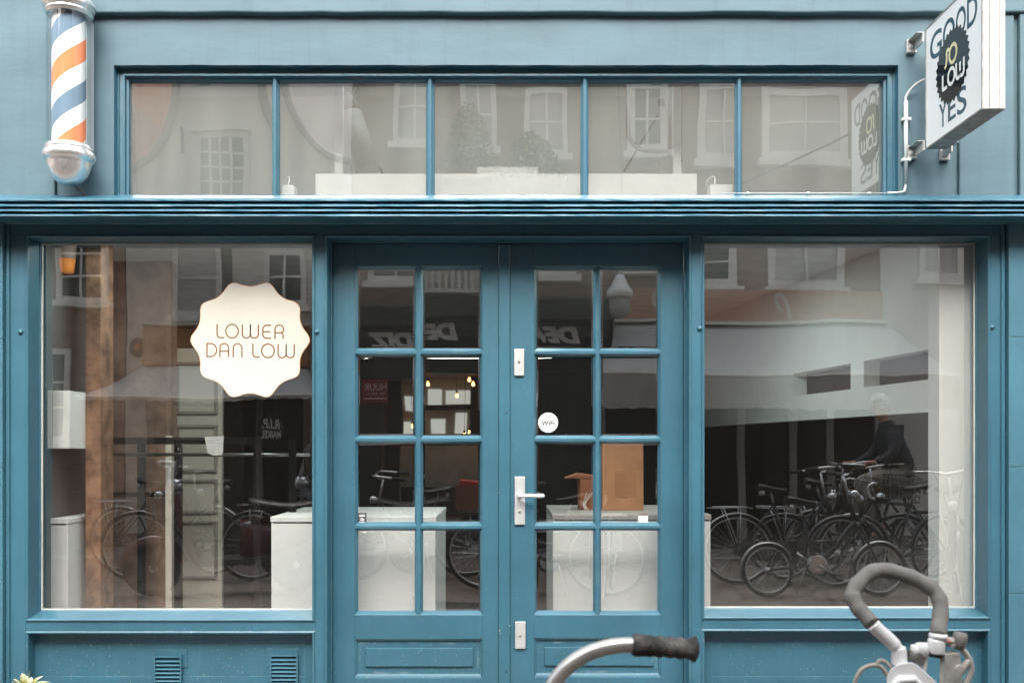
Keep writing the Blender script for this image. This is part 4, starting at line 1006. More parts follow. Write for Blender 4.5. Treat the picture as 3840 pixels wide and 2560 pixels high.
def moped(label, body, name='moped'):
    t = thing(name, label, 'moped', (0,0,0), 'parked mopeds')
    r = .24
    for x in (0, 1.24):
        w_ = MB(); w_.lathe([(r-.075, -.03), (r-.06, -.045), (r-.02, -.042), (r, -.018), (r, .018), (r-.02, .042), (r-.06, .045), (r-.075, .03)], (x, 0, r), 'y', 40)
        wh = w_.build('wheel', M['tyre'], t)
        q = MB(); q.lathe([(0, -.05), (.03, -.05), (.04, -.02), (.165, -.012), (.166, .012), (.04, .02), (.03, .05), (0, .05)], (x, 0, r), 'y', 24); q.build('rim', M['steel'], wh)
    q = MB()                                   # rear body under the seat
    rows = []
    for i in range(9):
        tt = i/8; x = -.28 + .78*tt; h0 = .36 + .10*math.cos(tt*3); h1 = .70 - .05*tt; hw = .08 + .10*math.sin(math.pi*min(1, tt*.8+.1))
        rows.append([q.v((x, hw*math.cos(R(a)), (h0+h1)/2 + (h1-h0)/2*math.sin(R(a)))) for a in range(0, 360, 30)])
    for A, B in zip(rows, rows[1:]):
        for k_ in range(12): q.bm.faces.new((A[k_], A[(k_+1)%12], B[(k_+1)%12], B[k_])).smooth = True
    q.bm.faces.new(rows[0]); q.bm.faces.new(rows[-1]); q.build('body', body, t)
    q = MB(); q.box(.36, .86, -.15, .15, .26, .32); q.build('footboard', M['tyre'], t, .02)
    q = MB(); q.prism([(.83, .28), (.90, .28), (1.03, .62), (1.07, .90), (1.00, .93), (.95, .70)], -.19, .19, 'xz'); q.build('leg_shield', body, t, .04, segs=3)
    q = MB(); rows = []
    for i in range(16):
        a = R(5 + 165*i/15); rows.append([q.v((1.24 + (r+.05-d_)*math.cos(a), y_, r + (r+.05-d_)*math.sin(a))) for y_, d_ in ((-.075, .07), (-.06, .01), (0, 0), (.06, .01), (.075, .07))])
    for A, B in zip(rows, rows[1:]):
        for k_ in range(4): q.bm.faces.new((A[k_], A[k_+1], B[k_+1], B[k_])).smooth = True
    q.build('mudguard', body, t)
    q = MB()
    for s_ in (-1, 1): q.tube([(1.24, .07*s_, r), (1.04, .05*s_, .80)], .022, 10)
    q.tube([(1.05, 0, .8), (1.0, 0, 1.0)], .03, 12); q.build('fork', M['bike_black'], t)
    q = MB(); rows = []
    for i in range(9):
        tt = i/8; x = -.34 + .76*tt; hw = .12 + .05*math.sin(tt*3.1); z_ = .77 + .03*math.cos(tt*6)
        rows.append([q.v((x, hw*math.cos(R(a)), z_ + .05*math.sin(R(a)))) for a in range(0, 360, 30)])
    for A, B in zip(rows, rows[1:]):
        for k_ in range(12): q.bm.faces.new((A[k_], A[(k_+1)%12], B[(k_+1)%12], B[k_])).smooth = True
    q.bm.faces.new(rows[0]); q.bm.faces.new(rows[-1]); q.build('seat', M['saddle'], t)
    q = MB()
    for s_ in (-1, 1): q.tube(smooth_path([(1.0, 0, 1.0), (1.0, .12*s_, 1.03), (.95, .3*s_, 1.03)], 5), .014, 10)
    hb = q.build('handlebar', M['steel'], t)
    for s_ in (-1, 1):
        q = MB(); grip(q, (.97, .22*s_, 1.033), (-.25, 1*s_, 0), .13, .018); q.build('grip', M['tyre'], hb)
        q = MB(); q.tube(smooth_path([(1.0, .2*s_, 1.03), (1.02, .26*s_, 1.14), (1.01, .28*s_, 1.22)], 4), .006, 7); q.lathe([(0, -.012), (.05, -.008), (.052, .006), (0, .01)], (1.01, .29*s_, 1.25), 'x', 18); q.build('mirror', M['bike_black'], hb)
    q = MB(); q.lathe([(0, .10), (.06, .085), (.075, .05), (.06, 0), (.03, -.04)], (1.03, 0, .96), 'x', 22); q.build('headlight', M['steel'], t)
    q = MB(); q.prism([(1.07, 1.02), (1.085, 1.02), (.99, 1.34), (.975, 1.34)], -.2, .2, 'xz'); q.build('windscreen', mat('smoky screen', (.35,.36,.36), .1), t, .02)
    q = MB(); q.box(-.40, -.385, -.05, .05, .42, .56); q.build('number_plate', mat('plate yellow', (.75,.5,.06), .5), t)
    return t
# ================================================================ the street and the houses across it, mirrored in the panes
D0 = 7.5
st = MB(); st.face([(-90, -90, 0), (90, -90, 0), (90, 90, 0), (-90, 90, 0)])
tag(st.build('street', pavers('brick street', (.18,.132,.105), (.14,.108,.09), (.09,.08,.072))), kind='structure')
st = MB()
st.face([(-40, -1.25, .004), (40, -1.25, .004), (40, .02, .004), (-40, .02, .004)])
st.face([(-40, -D0+.01, .004), (40, -D0+.01, .004), (40, -6.3, .004), (-40, -6.3, .004)])
tag(st.build('pavement', pavers('grey pavement', (.25,.24,.22), (.20,.19,.175), (.11,.11,.10))), kind='structure')
st = MB(); st.box(-40, 40, -1.40, -1.25, .0, .03); st.box(-40, 40, -6.30, -6.15, 0, .03)
tag(st.build('kerb', mat('stone kerb', (.28,.27,.25), .8, 0, .15, 8, .2), bevel=.01), kind='structure')
dn = thing('street_drain', 'iron street drain grating set in the brick paving', 'drain', (MX(1060, 2.6), -2.6, 0))
q = MB(); q.rect(MX(1060, 2.6)-.22, MX(1060, 2.6)+.22, 0, 0, [(0, 0)]) if 0 else None
x_ = MX(1060, 2.6); q.box(x_-.24, x_+.24, -2.78, -2.74, .002, .008); q.box(x_-.24, x_+.24, -2.46, -2.42, .002, .008)
for i in range(9): q.box(x_-.22+.05*i, x_-.19+.05*i, -2.739, -2.461, .002, .007)
q.build('drain_grating', mat('cast iron', (.05,.05,.05), .6, .4), dn)
q = MB(); q.face([(x_-.23, -2.75, .0012), (x_+.23, -2.75, .0012), (x_+.23, -2.45, .0012), (x_-.23, -2.45, .0012)]); q.build('drain_pit', M['ink'], dn)
M['pane'] = mat('dark far pane', (.022,.025,.027), .12, 0, .3, .8, spec=.22)
M['blind'] = mat('pale blind behind glass', (.40,.40,.37), .25, 0, .12, 1.5)
M['frame_white'] = mat('white window paint', (.68,.66,.60), .6)
def win(par, u0, u1, v0, v1, nx=1, nz=1, d=D0, fm=None, pm=None, fw=.07, sill=True):
    x0, x1, z0, z1 = MX(u0, d), MX(u1, d), MZ(v1, d), MZ(v0, d); y = -d
    f_ = fm or M['frame_white']
    q = MB(); q.rect(x0, x1, z0, z1, [(0, y+.001), (0, y+.045), (fw, y+.045), (fw, y+.012)])
    for i in range(1, nx): xx = x0+fw+(x1-x0-2*fw)*i/nx; q.box(xx-.014, xx+.014, y+.013, y+.035, z0+fw+.001, z1-fw-.001)
    for i in range(1, nz): zz_ = z0+fw+(z1-z0-2*fw)*i/nz; q.box(x0+fw+.001, x1-fw-.001, y+.0135, y+.033, zz_-.014, zz_+.014)
    w_ = q.build('window', f_, par)
    q = MB(); q.face([(x0+fw-.005, y+.012, z0+fw-.005), (x1-fw+.005, y+.012, z0+fw-.005), (x1-fw+.005, y+.012, z1-fw+.005), (x0+fw-.005, y+.012, z1-fw+.005)]); q.build('pane', pm or M['pane'], w_)
    if sill: q = MB(); q.box(x0-.06, x1+.06, y+.001, y+.13, z0-.09, z0-.002); q.build('sill', f_, w_, .006)
    return w_
def house(name, label, u0, u1, ztop, wm_, depth=6.0, roof=None, hole=None):
    x0, x1 = MX(u0, D0), MX(u1, D0)
    h_ = thing(name, label, 'house', ((x0+x1)/2, -D0-depth/2, 0))
    q = MB()
    if hole:
        a, b, c, e = hole
        q.box(x0, a, -D0-depth, -D0, 0, ztop); q.box(b, x1, -D0-depth, -D0, 0, ztop); q.box(a, b, -D0-depth, -D0, 0, c); q.box(a, b, -D0-depth, -D0, e, ztop)
    else: q.box(x0, x1, -D0-depth, -D0, 0, ztop)
    q.build('wall', wm_, h_)
    if roof:
        q = MB(); q.prism([(-D0+.15, ztop+.002), (-D0-depth-.15, ztop+.002), (-D0-depth/2, ztop+1.9)], x0, x1, 'yz'); q.build('roof', roof, h_)
    return h_
TILE = mat('orange roof tiles', (.30,.12,.06), .8, 0, .25, 9, .5, 25)
BR1 = brick('brown brick', (.27,.135,.09), (.19,.10,.07), (.20,.18,.16))
BR2 = brick('purple brown brick', (.30,.165,.13), (.23,.13,.105), (.2,.18,.17))
CRM = mat('cream house paint', (.52,.50,.44), .8, 0, .07, 1.2, .15, 12)
GRY = mat('pale house paint', (.56,.55,.52), .8, 0, .07, 1.2)
DRK = mat('black green shopfront paint', (.022,.026,.024), .35, 0, .2, 3)
ORB = mat('brown orange fascia', (.36,.17,.075), .5, 0, .15, 2)
AWN = mat('light grey awning cloth', (.50,.50,.47), .85, 0, .05, 3)
# --- far left
h = house('brick_house', 'brown brick house left of the cream gabled house', -420, 286, 6.1, BR1, 7, TILE)
for a, b, c, e in ((130, 250, 520, 695), (80, 160, 800, 1010), (-120, 0, 520, 695), (-150, -20, 800, 1010), (-130, -20, 300, 440), (100, 205, 290, 430)): win(h, a, b, c, e, 2, 3)
h2 = thing('tiled_house', 'low brick house with an orange tiled roof behind the gabled house', 'house', (MX(330, 9.6), -12, 0))
q = MB(); q.prism([(MX(60, 9.6), 0), (MX(520, 9.6), 0), (MX(520, 9.6), MZ(395, 9.6)), (MX(450, 9.6), MZ(330, 9.6)), (MX(210, 9.6), MZ(200, 9.6)), (MX(60, 9.6), MZ(270, 9.6))], -9.9, -14.5, 'xz'); q.build('wall', BR1, h2)
q = MB(); q.prism([(MX(210, 9.6), MZ(196, 9.6)), (MX(465, 9.6), MZ(334, 9.6)), (MX(465, 9.6), MZ(346, 9.6)), (MX(210, 9.6), MZ(216, 9.6))], -9.6, -14.7, 'xz'); q.build('roof', TILE, h2)
q = MB(); q.prism([(MX(330, 9.6), MZ(276, 9.6)), (MX(400, 9.6), MZ(315, 9.6)), (MX(400, 9.6), MZ(324, 9.6)), (MX(330, 9.6), MZ(286, 9.6))], -9.55, -9.75, 'xz'); q.build('verge_board', M['frame_white'], h2)
rh = thing('sky_screen', 'added pale screen far behind, standing in for sky past the gable', 'house', (MX(720, 14), -16, 0))  # added house-shaped screen, its pale grey covers the bright sky
q = MB(); q.box(MX(545, 14), MX(900, 14), -18, -14, 0, MZ(235, 14)); q.build('wall', mat('sky screen grey', (.66,.67,.66), .8, 0, .04, 1), rh)
q = MB(); q.prism([(MX(540, 14), MZ(234, 14)), (MX(910, 14), MZ(234, 14)), (MX(910, 14), MZ(60, 14)), (MX(600, 14), MZ(60, 14))], -14.01, -18, 'xz'); q.build('roof', mat('sky screen upper grey', (.50,.52,.53), .7, 0, .1, 3), rh)
# --- cream gabled house
gx = lambda u: MX(u, D0)
gh = thing('gabled_house', 'cream house with a curved neck gable and a tile-paned attic window', 'house', (gx(535), -D0-3, 0))
lft = [(290, 392), (318, 386), (350, 376), (385, 350), (412, 310), (428, 265), (436, 220), (440, 170), (448, 80), (470, 30)]
rgt = [(602, 30), (624, 80), (632, 170), (638, 220), (650, 262), (672, 305), (705, 345), (735, 368), (762, 376), (786, 382)]
out = [(gx(a), MZ(b, D0)) for a, b in lft + rgt]
q = MB(); q.prism([(gx(290), 0)] + out + [(gx(786), 0)], -D0, -D0-.4, 'xz'); q.box(gx(292), gx(784), -D0-7, -D0-.402, 0, MZ(392, D0)); q.build('wall', CRM, gh)
q = MB()
for side_ in (lft, rgt): q.tube([(gx(a), -D0+.03, MZ(b, D0)-.03) for a, b in side_], .055, 6)
q.build('gable_coping', mat('grey stone coping', (.22,.21,.19), .8), gh)
q = MB(); q.prism([(gx(400), MZ(392, D0)+.002), (gx(676), MZ(392, D0)+.002), (gx(538), MZ(170, D0))], -D0-.41, -D0-7, 'xz'); q.build('roof', TILE, gh)
win(gh, 484, 606, 302, 452, 4, 4, fm=mat('pale grey window paint', (.40,.39,.36), .7), sill=False); q = MB(); q.box(gx(472), gx(612), -D0, -D0+.10, MZ(301, D0), MZ(293, D0)); q.build('lintel_cornice', CRM, gh)
q = MB(); q.box(gx(447), gx(452), -D0, -D0+.03, MZ(345, D0), MZ(290, D0)); q.build('wall_anchor', M['ink'], gh)
win(gh, 400, 508, 545, 728, 1, 2, pm=M['blind']); q = MB(); q.box(gx(508), gx(530), -D0, -D0+.02, MZ(720, D0), MZ(545, D0)); q.build('drain_recess', DRK, gh)
win(gh, 610, 705, 575, 700, 2, 2)
q = MB(); q.box(gx(338), gx(715), -D0, -D0+.16, MZ(842, D0), MZ(757, D0)); q.build('shop_fascia', ORB, gh, .01)
q = MB(); q.box(gx(336), gx(717), -D0, -D0+.26, MZ(756, D0), MZ(748, D0)); q.build('fascia_cornice', CRM, gh, .01)
q = MB(); q.lathe([(0, .19), (.11, .19), (.115, .162), (0, .162)], (gx(318), -D0-.15, MZ(800, D0)), 'y', 24); q.build('round_plaque', mat('dark plaque', (.06,.035,.03), .5), gh)
q = MB(); q.lathe([(0, .21), (.045, .205), (.05, .19)], (gx(318), -D0-.15, MZ(800, D0)), 'y', 16); q.build('plaque_mark', mat('orange mark', (.55,.20,.05), .5), gh)
sw = MB(); sw.box(gx(340), gx(712), -D0+.001, -D0+.01, .0, MZ(844, D0)); sw.build('shop_glass', mat('black shop glass', (.006,.007,.008), .2, spec=.15), gh)
q = MB()
for u in (345, 392, 508, 600, 708): q.box(gx(u-7), gx(u+7), -D0+.011, -D0+.07, 0, MZ(844, D0))
q.box(gx(392), gx(508), -D0+.011, -D0+.06, MZ(1030, D0), MZ(1018, D0)); q.box(gx(392), gx(508), -D0+.011, -D0+.05, .0, MZ(1120, D0))
q.build('shop_frame', mat('umber shop frame', (.16,.14,.115), .6), gh)
q = MB(); q.box(gx(400), gx(500), -D0+.0105, -D0+.016, MZ(1010, D0), MZ(930, D0)); q.build('window_blind', mat('greige blind', (.30,.28,.24), .8), gh)
def awning(label, u0, u1, vw, uf0, uf1, vf, dproj, val, name='awning', vm=None):
    t = thing(name, label, 'awning', (MX((u0+u1)/2, D0), -D0, MZ(vw, D0)))
    df = D0 - dproj
    a = [(MX(u0, D0), -D0+.17, MZ(vw, D0)), (MX(u1, D0), -D0+.17, MZ(vw, D0)), (MX(uf1, df), -df, MZ(vf, df)), (MX(uf0, df), -df, MZ(vf, df))]
    q = MB(); n = 10; rows = []
    for i in range(n+1):
        t_ = i/n; l_ = Vector(a[0]).lerp(Vector(a[3]), t_); r_ = Vector(a[1]).lerp(Vector(a[2]), t_); sag = Vector((0, 0, -.03*math.sin(math.pi*t_)))
        rows.append([q.v(l_.lerp(r_, k_/12) + sag) for k_ in range(13)])
    for A, B in zip(rows, rows[1:]):
        for k_ in range(12): q.bm.faces.new((A[k_], A[k_+1], B[k_+1], B[k_])).smooth = True
    o = q.build('awning_cloth', AWN, t); sd = o.modifiers.new('cloth', 'SOLIDIFY'); sd.thickness = .004
    q = MB(); q.tube([Vector(a[3]) + Vector((-.02,0,0)), Vector(a[2]) + Vector((.02,0,0))], .022, 10); q.build('front_bar', M['frame_white'], t)
    if val:
        q = MB(); n = 60; pr = None
        for i in range(n+1):
            p = Vector(a[3]).lerp(Vector(a[2]), i/n) + Vector((0, .012 + .004*math.sin(i*1.1), -.02)); zb_ = p.z - val + .018*abs(math.sin(i*.9)) + random.uniform(-.006, .006)
            cur = (q.v(p), q.v((p.x, p.y + .01*math.sin(i*.7), zb_)))
            if pr: q.bm.faces.new((pr[0], cur[0], cur[1], pr[1]))
            pr = cur
        o = q.build('valance', vm or AWN, t); sd = o.modifiers.new('cloth', 'SOLIDIFY'); sd.thickness = .004
    q = MB()
    for k_ in (.08, .92): q.tube([Vector(a[0]).lerp(Vector(a[1]), k_) + Vector((0, -.1, -.35)), Vector(a[3]).lerp(Vector(a[2]), k_)], .016, 8)
    q.build('folding_arm', M['ink'], t)
    return t
awning('pale grey awning over the shop of the cream gabled house', 335, 716, 846, 178, 742, 912, 1.15, .03)
# R.I.P. board hung under the fascia
rp_ = thing('hanging_board', 'small black board lettered in white hanging in front of the gabled house', 'sign', (MX(620, 6.6), -6.6, MZ(985, 6.6)))
X1 = lambda u: MX(u, 6.6); Z1 = lambda v: MZ(v, 6.6)
q = MB(); q.lathe([(0, .012), (.145, .012), (.145, -.012), (0, -.012)], (X1(622), -6.6, Z1(985)), 'y', 32); q.build('board', DRK, rp_)
q = MB(); back = lambda a, b, h_: Vector((-a, -6.586 + h_, b))
letters(q, 'R.I.P.', -X1(641), -X1(604), Z1(985), Z1(966), back, .02); letters(q, 'MAIKEL', -X1(643), -X1(602), Z1(1004), Z1(989), back, .02); q.build('board_lettering', M['white'], rp_)
q = MB()
for dx in (-.08, .08): q.tube([(X1(622)+dx, -6.6, Z1(985)+.1), (X1(622)+dx*.6, -6.6, Z1(880)), (X1(622)+dx*.6, -D0, Z1(872))], .004, 6)
q.build('board_hanger', M['ink'], rp_)
# --- dark shop in the middle, a lit cafe room behind its window
cx0, cx1, cz0, cz1 = gx(868), gx(1098), MZ(1180, D0), MZ(862, D0)
md = house('dark_shop', 'brown brick house over a black shopfront with big slanted letters', 790, 1392, 7.0, BR1, 6, TILE, (cx0, cx1, cz0, cz1))
for a, b, c, e in ((885, 985, 190, 345), (1065, 1150, 170, 330), (1215, 1310, 190, 345)): win(md, a, b, c, e, 2, 2, pm=M['blind'])
for a, b, c, e in ((830, 950, 470, 640), (1228, 1345, 470, 640)): win(md, a, b, c, e, 2, 2)
q = MB(); q.box(gx(792), gx(1390), -D0, -D0+.10, MZ(862, D0), MZ(690, D0)); q.box(gx(792), cx0, -D0, -D0+.10, 0, MZ(862, D0)); q.box(cx1, gx(1390), -D0, -D0+.10, 0, MZ(862, D0)); q.box(cx0, cx1, -D0, -D0+.10, 0, cz0)
q.box(gx(792), gx(1390), -D0+.10, -D0+.24, MZ(746, D0), MZ(738, D0)); q.box(gx(792), gx(1390), -D0+.10, -D0+.18, MZ(702, D0), MZ(694, D0))
q.build('shopfront', DRK, md, .012)
q = MB()
for u0_, u1_, s_ in ((1050, 826, 'DEADIZ'), (1350, 1130, 'DEADIZ')):
    letters(q, s_, -gx(u0_), -gx(u1_), MZ(797, D0), MZ(758, D0), lambda a, b, h_: Vector((-a, -D0+.103 + h_, b)), .06, .012, .2)
q.build('shop_lettering', mat('worn grey letters', (.62,.62,.58), .6, 0, .2, 20), md)
q = MB(); q.box(gx(968), gx(1108), -D0, -D0+.30, MZ(693, D0), MZ(684, D0)); q.box(gx(968), gx(1108), -D0+.16, -D0+.26, MZ(624, D0), MZ(616, D0)); q.box(gx(968), gx(1108), -D0, -D0+.12, MZ(684, D0), MZ(624, D0)); q.build('balcony', CRM, md, .008)
for i in range(9):
    q = MB(); q.lathe([(.03, MZ(684, D0)), (.03, MZ(680, D0)), (.016, MZ(676, D0)), (.038, MZ(662, D0)), (.016, MZ(640, D0)), (.022, MZ(630, D0)), (.03, MZ(624, D0))], (gx(976+15.5*i), -D0+.21, 0), 'z', 10); q.build('baluster', CRM, md)
q = MB(); q.box(cx0-.02, cx1+.02, -D0-5, -D0-4.9, 0, 3); q.box(cx0-.15, cx0-.02, -D0-4.9, -D0-.002, 0, 3) if 0 else None; q.build('cafe_back_wall', mat('warm cafe wall', (.50,.42,.34), .8), md)
q = MB(); q.box(cx0+.01, cx1-.01, -D0-.9, -D0-.88, cz0, cz1); q.build('cafe_wall', mat('warm cafe wall two', (.68,.65,.58), .8, 0, .2, 3), md)
q = MB()
for a, b, c, e in ((900, 950, 890, 925), (968, 1000, 885, 930), (1010, 1075, 888, 922), (1035, 1062, 945, 1000), (975, 1010, 960, 1000), (885, 945, 955, 1000)): q.box(gx(a), gx(b), -D0-.875, -D0-.86, MZ(e, D0), MZ(c, D0))
q.build('lit_window', lamp_mat('daylit rear window', (.86,.90,.84), .42), md)
q = MB(); q.box(gx(965), gx(1090), -D0-.85, -D0-.6, MZ(938, D0), MZ(926, D0)); q.box(gx(1075), gx(1096), -D0-.4, -D0-.3, cz0, cz1); q.box(gx(870), gx(905), -D0-.3, -D0-.2, cz0, cz1); q.box(gx(905), gx(1090), -D0-.5, -D0-.45, cz0, MZ(1110, D0)); q.build('cafe_counter', mat('dark wood', (.05,.03,.022), .6), md)
BL_ = ('glowing bulb at the left edge of the lit room, lower of the left pair', 'glowing bulb just right of the lowest left one in the lit room', 'glowing bulb hanging alone high in the left half of the lit room', 'high glowing bulb right of the middle of the lit room', 'glowing bulb nearest the top right corner of the lit room', 'larger-looking glowing bulb low at the right of the lit room', 'glowing bulb touching the larger-looking one low on the right', 'glowing bulb hanging in the middle of the lit room')
for lb_, (u, v, d_) in zip(BL_, ((890, 985, .5), (921, 968, .6), (975, 880, .4), (1070, 868, .5), (1080, 880, .3), (1060, 1005, .5), (1072, 999, .55), (1040, 905, .5))):
    lp_ = thing('cafe_bulb', lb_, 'light bulb', (gx(u), -D0-d_, MZ(v, D0)), 'bulbs in the lit room across the street')
    q = MB(); q.lathe([(0, -.022), (.014, -.019), (.022, -.006), (.021, .008), (.012, .026), (.010, .04)], (gx(u), -D0-d_, MZ(v, D0)), 'z', 16); q.build('bulb_glass', lamp_mat('bulb glow', (1, .52, .16), 5), lp_)
    q = MB(); q.lathe([(.013, .038), (.013, .07), (.003, .075), (.003, .10)], (gx(u), -D0-d_, MZ(v, D0)), 'z', 10); q.tube([(gx(u), -D0-d_, MZ(v, D0)+.1), (gx(u), -D0-d_, cz1)], .003, 5); q.build('bulb_cord', M['ink'], lp_)
hr = thing('rent_sign', 'dark red letting sign on the black shopfront', 'sign', (gx(848), -D0+.1, MZ(890, D0)))
q = MB(); q.box(gx(818), gx(880), -D0+.102, -D0+.125, MZ(918, D0), MZ(862, D0)); q.build('sign_board', mat('dark red board', (.20,.022,.022), .5), hr)
q = MB(); letters(q, 'HUUR', -gx(877), -gx(824), MZ(888, D0), MZ(872, D0), lambda a, b, h_: Vector((-a, -D0+.1255 + h_, b)), 0); letters(q, '020 346 71', -gx(875), -gx(830), MZ(899, D0), MZ(893, D0), lambda a, b, h_: Vector((-a, -D0+.1255 + h_, b)), 0)
q.box(gx(824), gx(877), -D0+.1255, -D0+.127, MZ(909, D0), MZ(906, D0)); q.build('sign_lettering', mat('pinkish white', (.6,.5,.5), .5), hr)
# --- brick house on the right with brown fascia and awning
bh = house('brick_house', 'purple-brown brick house with a brown fascia and a wide pale awning', 1394, 2022, 7.1, BR2, 6, TILE)
for a, b, c, e, nx, nz, pm in ((1585, 1692, 545, 663, 1, 2, M['pane']), (1762, 1937, 545, 663, 2, 1, M['blind']), (1428, 1520, 470, 622, 2, 2, M['pane']), (1765, 1962, 222, 386, 2, 2, M['blind']), (1570, 1690, 190, 372, 2, 2, M['blind']), (1410, 1500, 190, 350, 2, 2, M['pane'])): win(bh, a, b, c, e, nx, nz, pm=pm, fw=.10)
q = MB(); q.box(gx(1398), gx(2020), -D0, -D0+.15, MZ(742, D0), MZ(672, D0)); q.build('shop_fascia', mat('brown fascia', (.42,.225,.14), .6, 0, .1, 3), bh, .01)
q = MB(); q.box(gx(1396), gx(2024), -D0, -D0+.24, MZ(749, D0), MZ(742.5, D0)); q.build('fascia_ledge', M['frame_white'], bh)
q = MB(); fb = lambda a, b, h_: Vector((-a, -D0+.152 + h_, b))
strokes(q, [[(-gx(u), MZ(v, D0)) for u, v in smooth_path([(1808, 736, 0), (1803, 715, 0), (1795, 695, 0), (1782, 684, 0), (1774, 692, 0), (1778, 710, 0), (1790, 722, 0)], 6) for u, v in ((u, v),)] if 0 else [(-gx(p.x), MZ(p.y, D0)) for p in smooth_path([(1808, 736, 0), (1803, 715, 0), (1795, 695, 0), (1782, 684, 0), (1774, 692, 0), (1778, 710, 0), (1790, 722, 0)], 6)]], .045, fb, 0, .004)
strokes(q, [[(-gx(p.x), MZ(p.y, D0)) for p in smooth_path([(1512, 735, 0), (1508, 712, 0), (1498, 690, 0), (1488, 684, 0), (1482, 697, 0), (1490, 716, 0)], 6)]], .04, fb, 0, .004)
q.build('fascia_swirl', M['cream'], bh)
sg = MB(); sg.box(gx(1398), gx(2018), -D0+.001, -D0+.012, 0, MZ(750, D0)); sg.build('shop_glass', mat('very dark shop glass', (.006,.007,.008), .15, spec=.15), bh)
q = MB()
for u in (1402, 1560, 1700, 1815, 1905, 2008): q.box(gx(u-8), gx(u+8), -D0+.013, -D0+.09, 0, MZ(750, D0))
q.build('shop_pilaster', mat('greyish pilaster', (.34,.33,.30), .7), bh)
awning('wide pale grey awning with a deep frayed valance', 1400, 2028, 752, 1380, 2200, 860, 1.3, .40, vm=mat('greige valance cloth', (.42,.41,.37), .9, 0, .12, 5))
h5 = house('pale_house', 'pale rendered house at the right end beside the awning', 2024, 2560, 6.8, GRY, 6, TILE)
for a, b, c, e in ((2108, 2205, 545, 640), (2330, 2430, 520, 660), (2110, 2220, 220, 380), (2330, 2430, 220, 380)): win(h5, a, b, c, e, 2, 1, pm=M['blind'])
q = MB(); q.box(gx(2230), gx(2400), -D0+.001, -D0+.02, 0, MZ(830, D0)); q.build('shop_glass', M['pane'], h5)
h6 = house('brick_house', 'far brick house beyond the pale house across the street', 2562, 3500, 7.2, BR2, 6, TILE)
for i in range(4):
    for c, e in ((240, 400), (540, 690), (850, 1150)): win(h6, 2620+220*i, 2740+220*i, c, e, 2, 2)
h7 = house('brick_house', 'far brick house at the left end across the street', -1400, -422, 7.0, BR2, 6, TILE)
for i in range(4):
    for c, e in ((240, 400), (540, 690), (850, 1150)): win(h7, -1330+230*i, -1210+230*i, c, e, 2, 2)
# neighbours on this side
for sgn, lab in ((-1, 'brick house next door, left of the blue shop'), (1, 'brick house next door, right of the blue shop')):
    x0 = XR+.02 if sgn > 0 else -XR-6.02
    nb = thing('neighbour_house', lab, 'house', (x0+3, 3.5, 0))
    q = MB(); q.box(x0, x0+6, 0, 7.4, 0, 8.2); q.build('wall', BR1 if sgn < 0 else BR2, nb)
    q = MB(); q.prism([(-.15, 8.202), (7.5, 8.202), (3.7, 10.4)], x0, x0+6, 'yz'); q.build('roof', TILE, nb)
    for i in range(3):
        for z0, z1 in ((.9, 2.6), (3.6, 5.3), (6.0, 7.5)):
            a = x0+.7+1.7*i
            q = MB(); q.rect(a, a+1.1, z0, z1, [(0, -.001), (0, -.05), (.07, -.05), (.07, -.012)]); q.box(a+.535, a+.565, -.04, -.013, z0+.071, z1-.071); wn = q.build('window', M['frame_white'], nb)
            q = MB(); q.face([(a+.06, -.012, z0+.06), (a+1.04, -.012, z0+.06), (a+1.04, -.012, z1-.06), (a+.06, -.012, z1-.06)]); q.build('pane', M['pane'], wn)
# street lantern on the corner between dark shop and brick house
ln = thing('street_lantern', 'white bell-topped street lantern on a wall arm across the street', 'street lamp', (MX(1412, 6.9), -6.9, MZ(700, 6.9)))
lx, lyy = MX(1412, 6.9), -6.9; zl = lambda v: MZ(v, 6.9)
q = MB(); q.lathe([(.0, zl(634)), (.05, zl(637)), (.085, zl(650)), (.12, zl(664)), (.165, zl(672)), (.17, zl(688)), (0, zl(688))], (lx, lyy, 0), 'z', 28); q.build('lantern_hood', M['white'], ln)
q = MB(); q.lathe([(.15, zl(688)), (.13, zl(720)), (.10, zl(735)), (0, zl(737))], (lx, lyy, 0), 'z', 28); q.build('lantern_glass', mat('milky lantern glass', (.30,.30,.29), .2), ln)
q = MB(); q.tube(smooth_path([(lx, lyy, zl(634)), (lx+.03, lyy-.1, zl(620)), (lx+.06, lyy-.35, zl(626)), (lx+.07, -D0, zl(650))], 6), .014, 8); q.build('lantern_arm', M['galv'], ln)
# flower boxes high on the dark shop
LEAF = [mat('dark leaf', (.065,.085,.035), .6, 0, .3, 20), mat('olive leaf', (.20,.185,.06), .6, 0, .3, 20)]
for u0, u1, v, lab in ((1030, 1140, 395, 'shrubby balcony plant high on the dark shop, the taller of two'), (1170, 1290, 412, 'low balcony plant high on the dark shop beside the taller one')):
    fx_ = thing('balcony_plant', lab, 'plant', (gx((u0+u1)/2), -D0+.3, MZ(v, D0)))
    q = MB(); q.box(gx(u0), gx(u1), -D0+.02, -D0+.34, MZ(v+18, D0), MZ(v, D0)); q.build('planter', mat('terracotta planter', (.22,.12,.08), .8), fx_, .01)
    q = MB(); hgt = .95 if u0 < 1100 else .62
    for i in range(900):
        a = random.uniform(0, 6.28); rr = random.random()**.6; zz_ = random.random()**.8
        c_ = Vector((gx((u0+u1)/2) + math.cos(a)*rr*(gx(u1)-gx(u0))*.62*(1.1-zz_*.6), -D0+.25 + math.sin(a)*rr*.3, MZ(v, D0) + zz_*hgt*(1-.3*rr)))
        q.obox(c_, random.uniform(.03, .07), random.uniform(.02, .04), .003, (random.uniform(-1, 1), random.uniform(-1, 1), random.uniform(0, 6)), i % 3 == 0)
    q.build('leaves', LEAF, fx_)
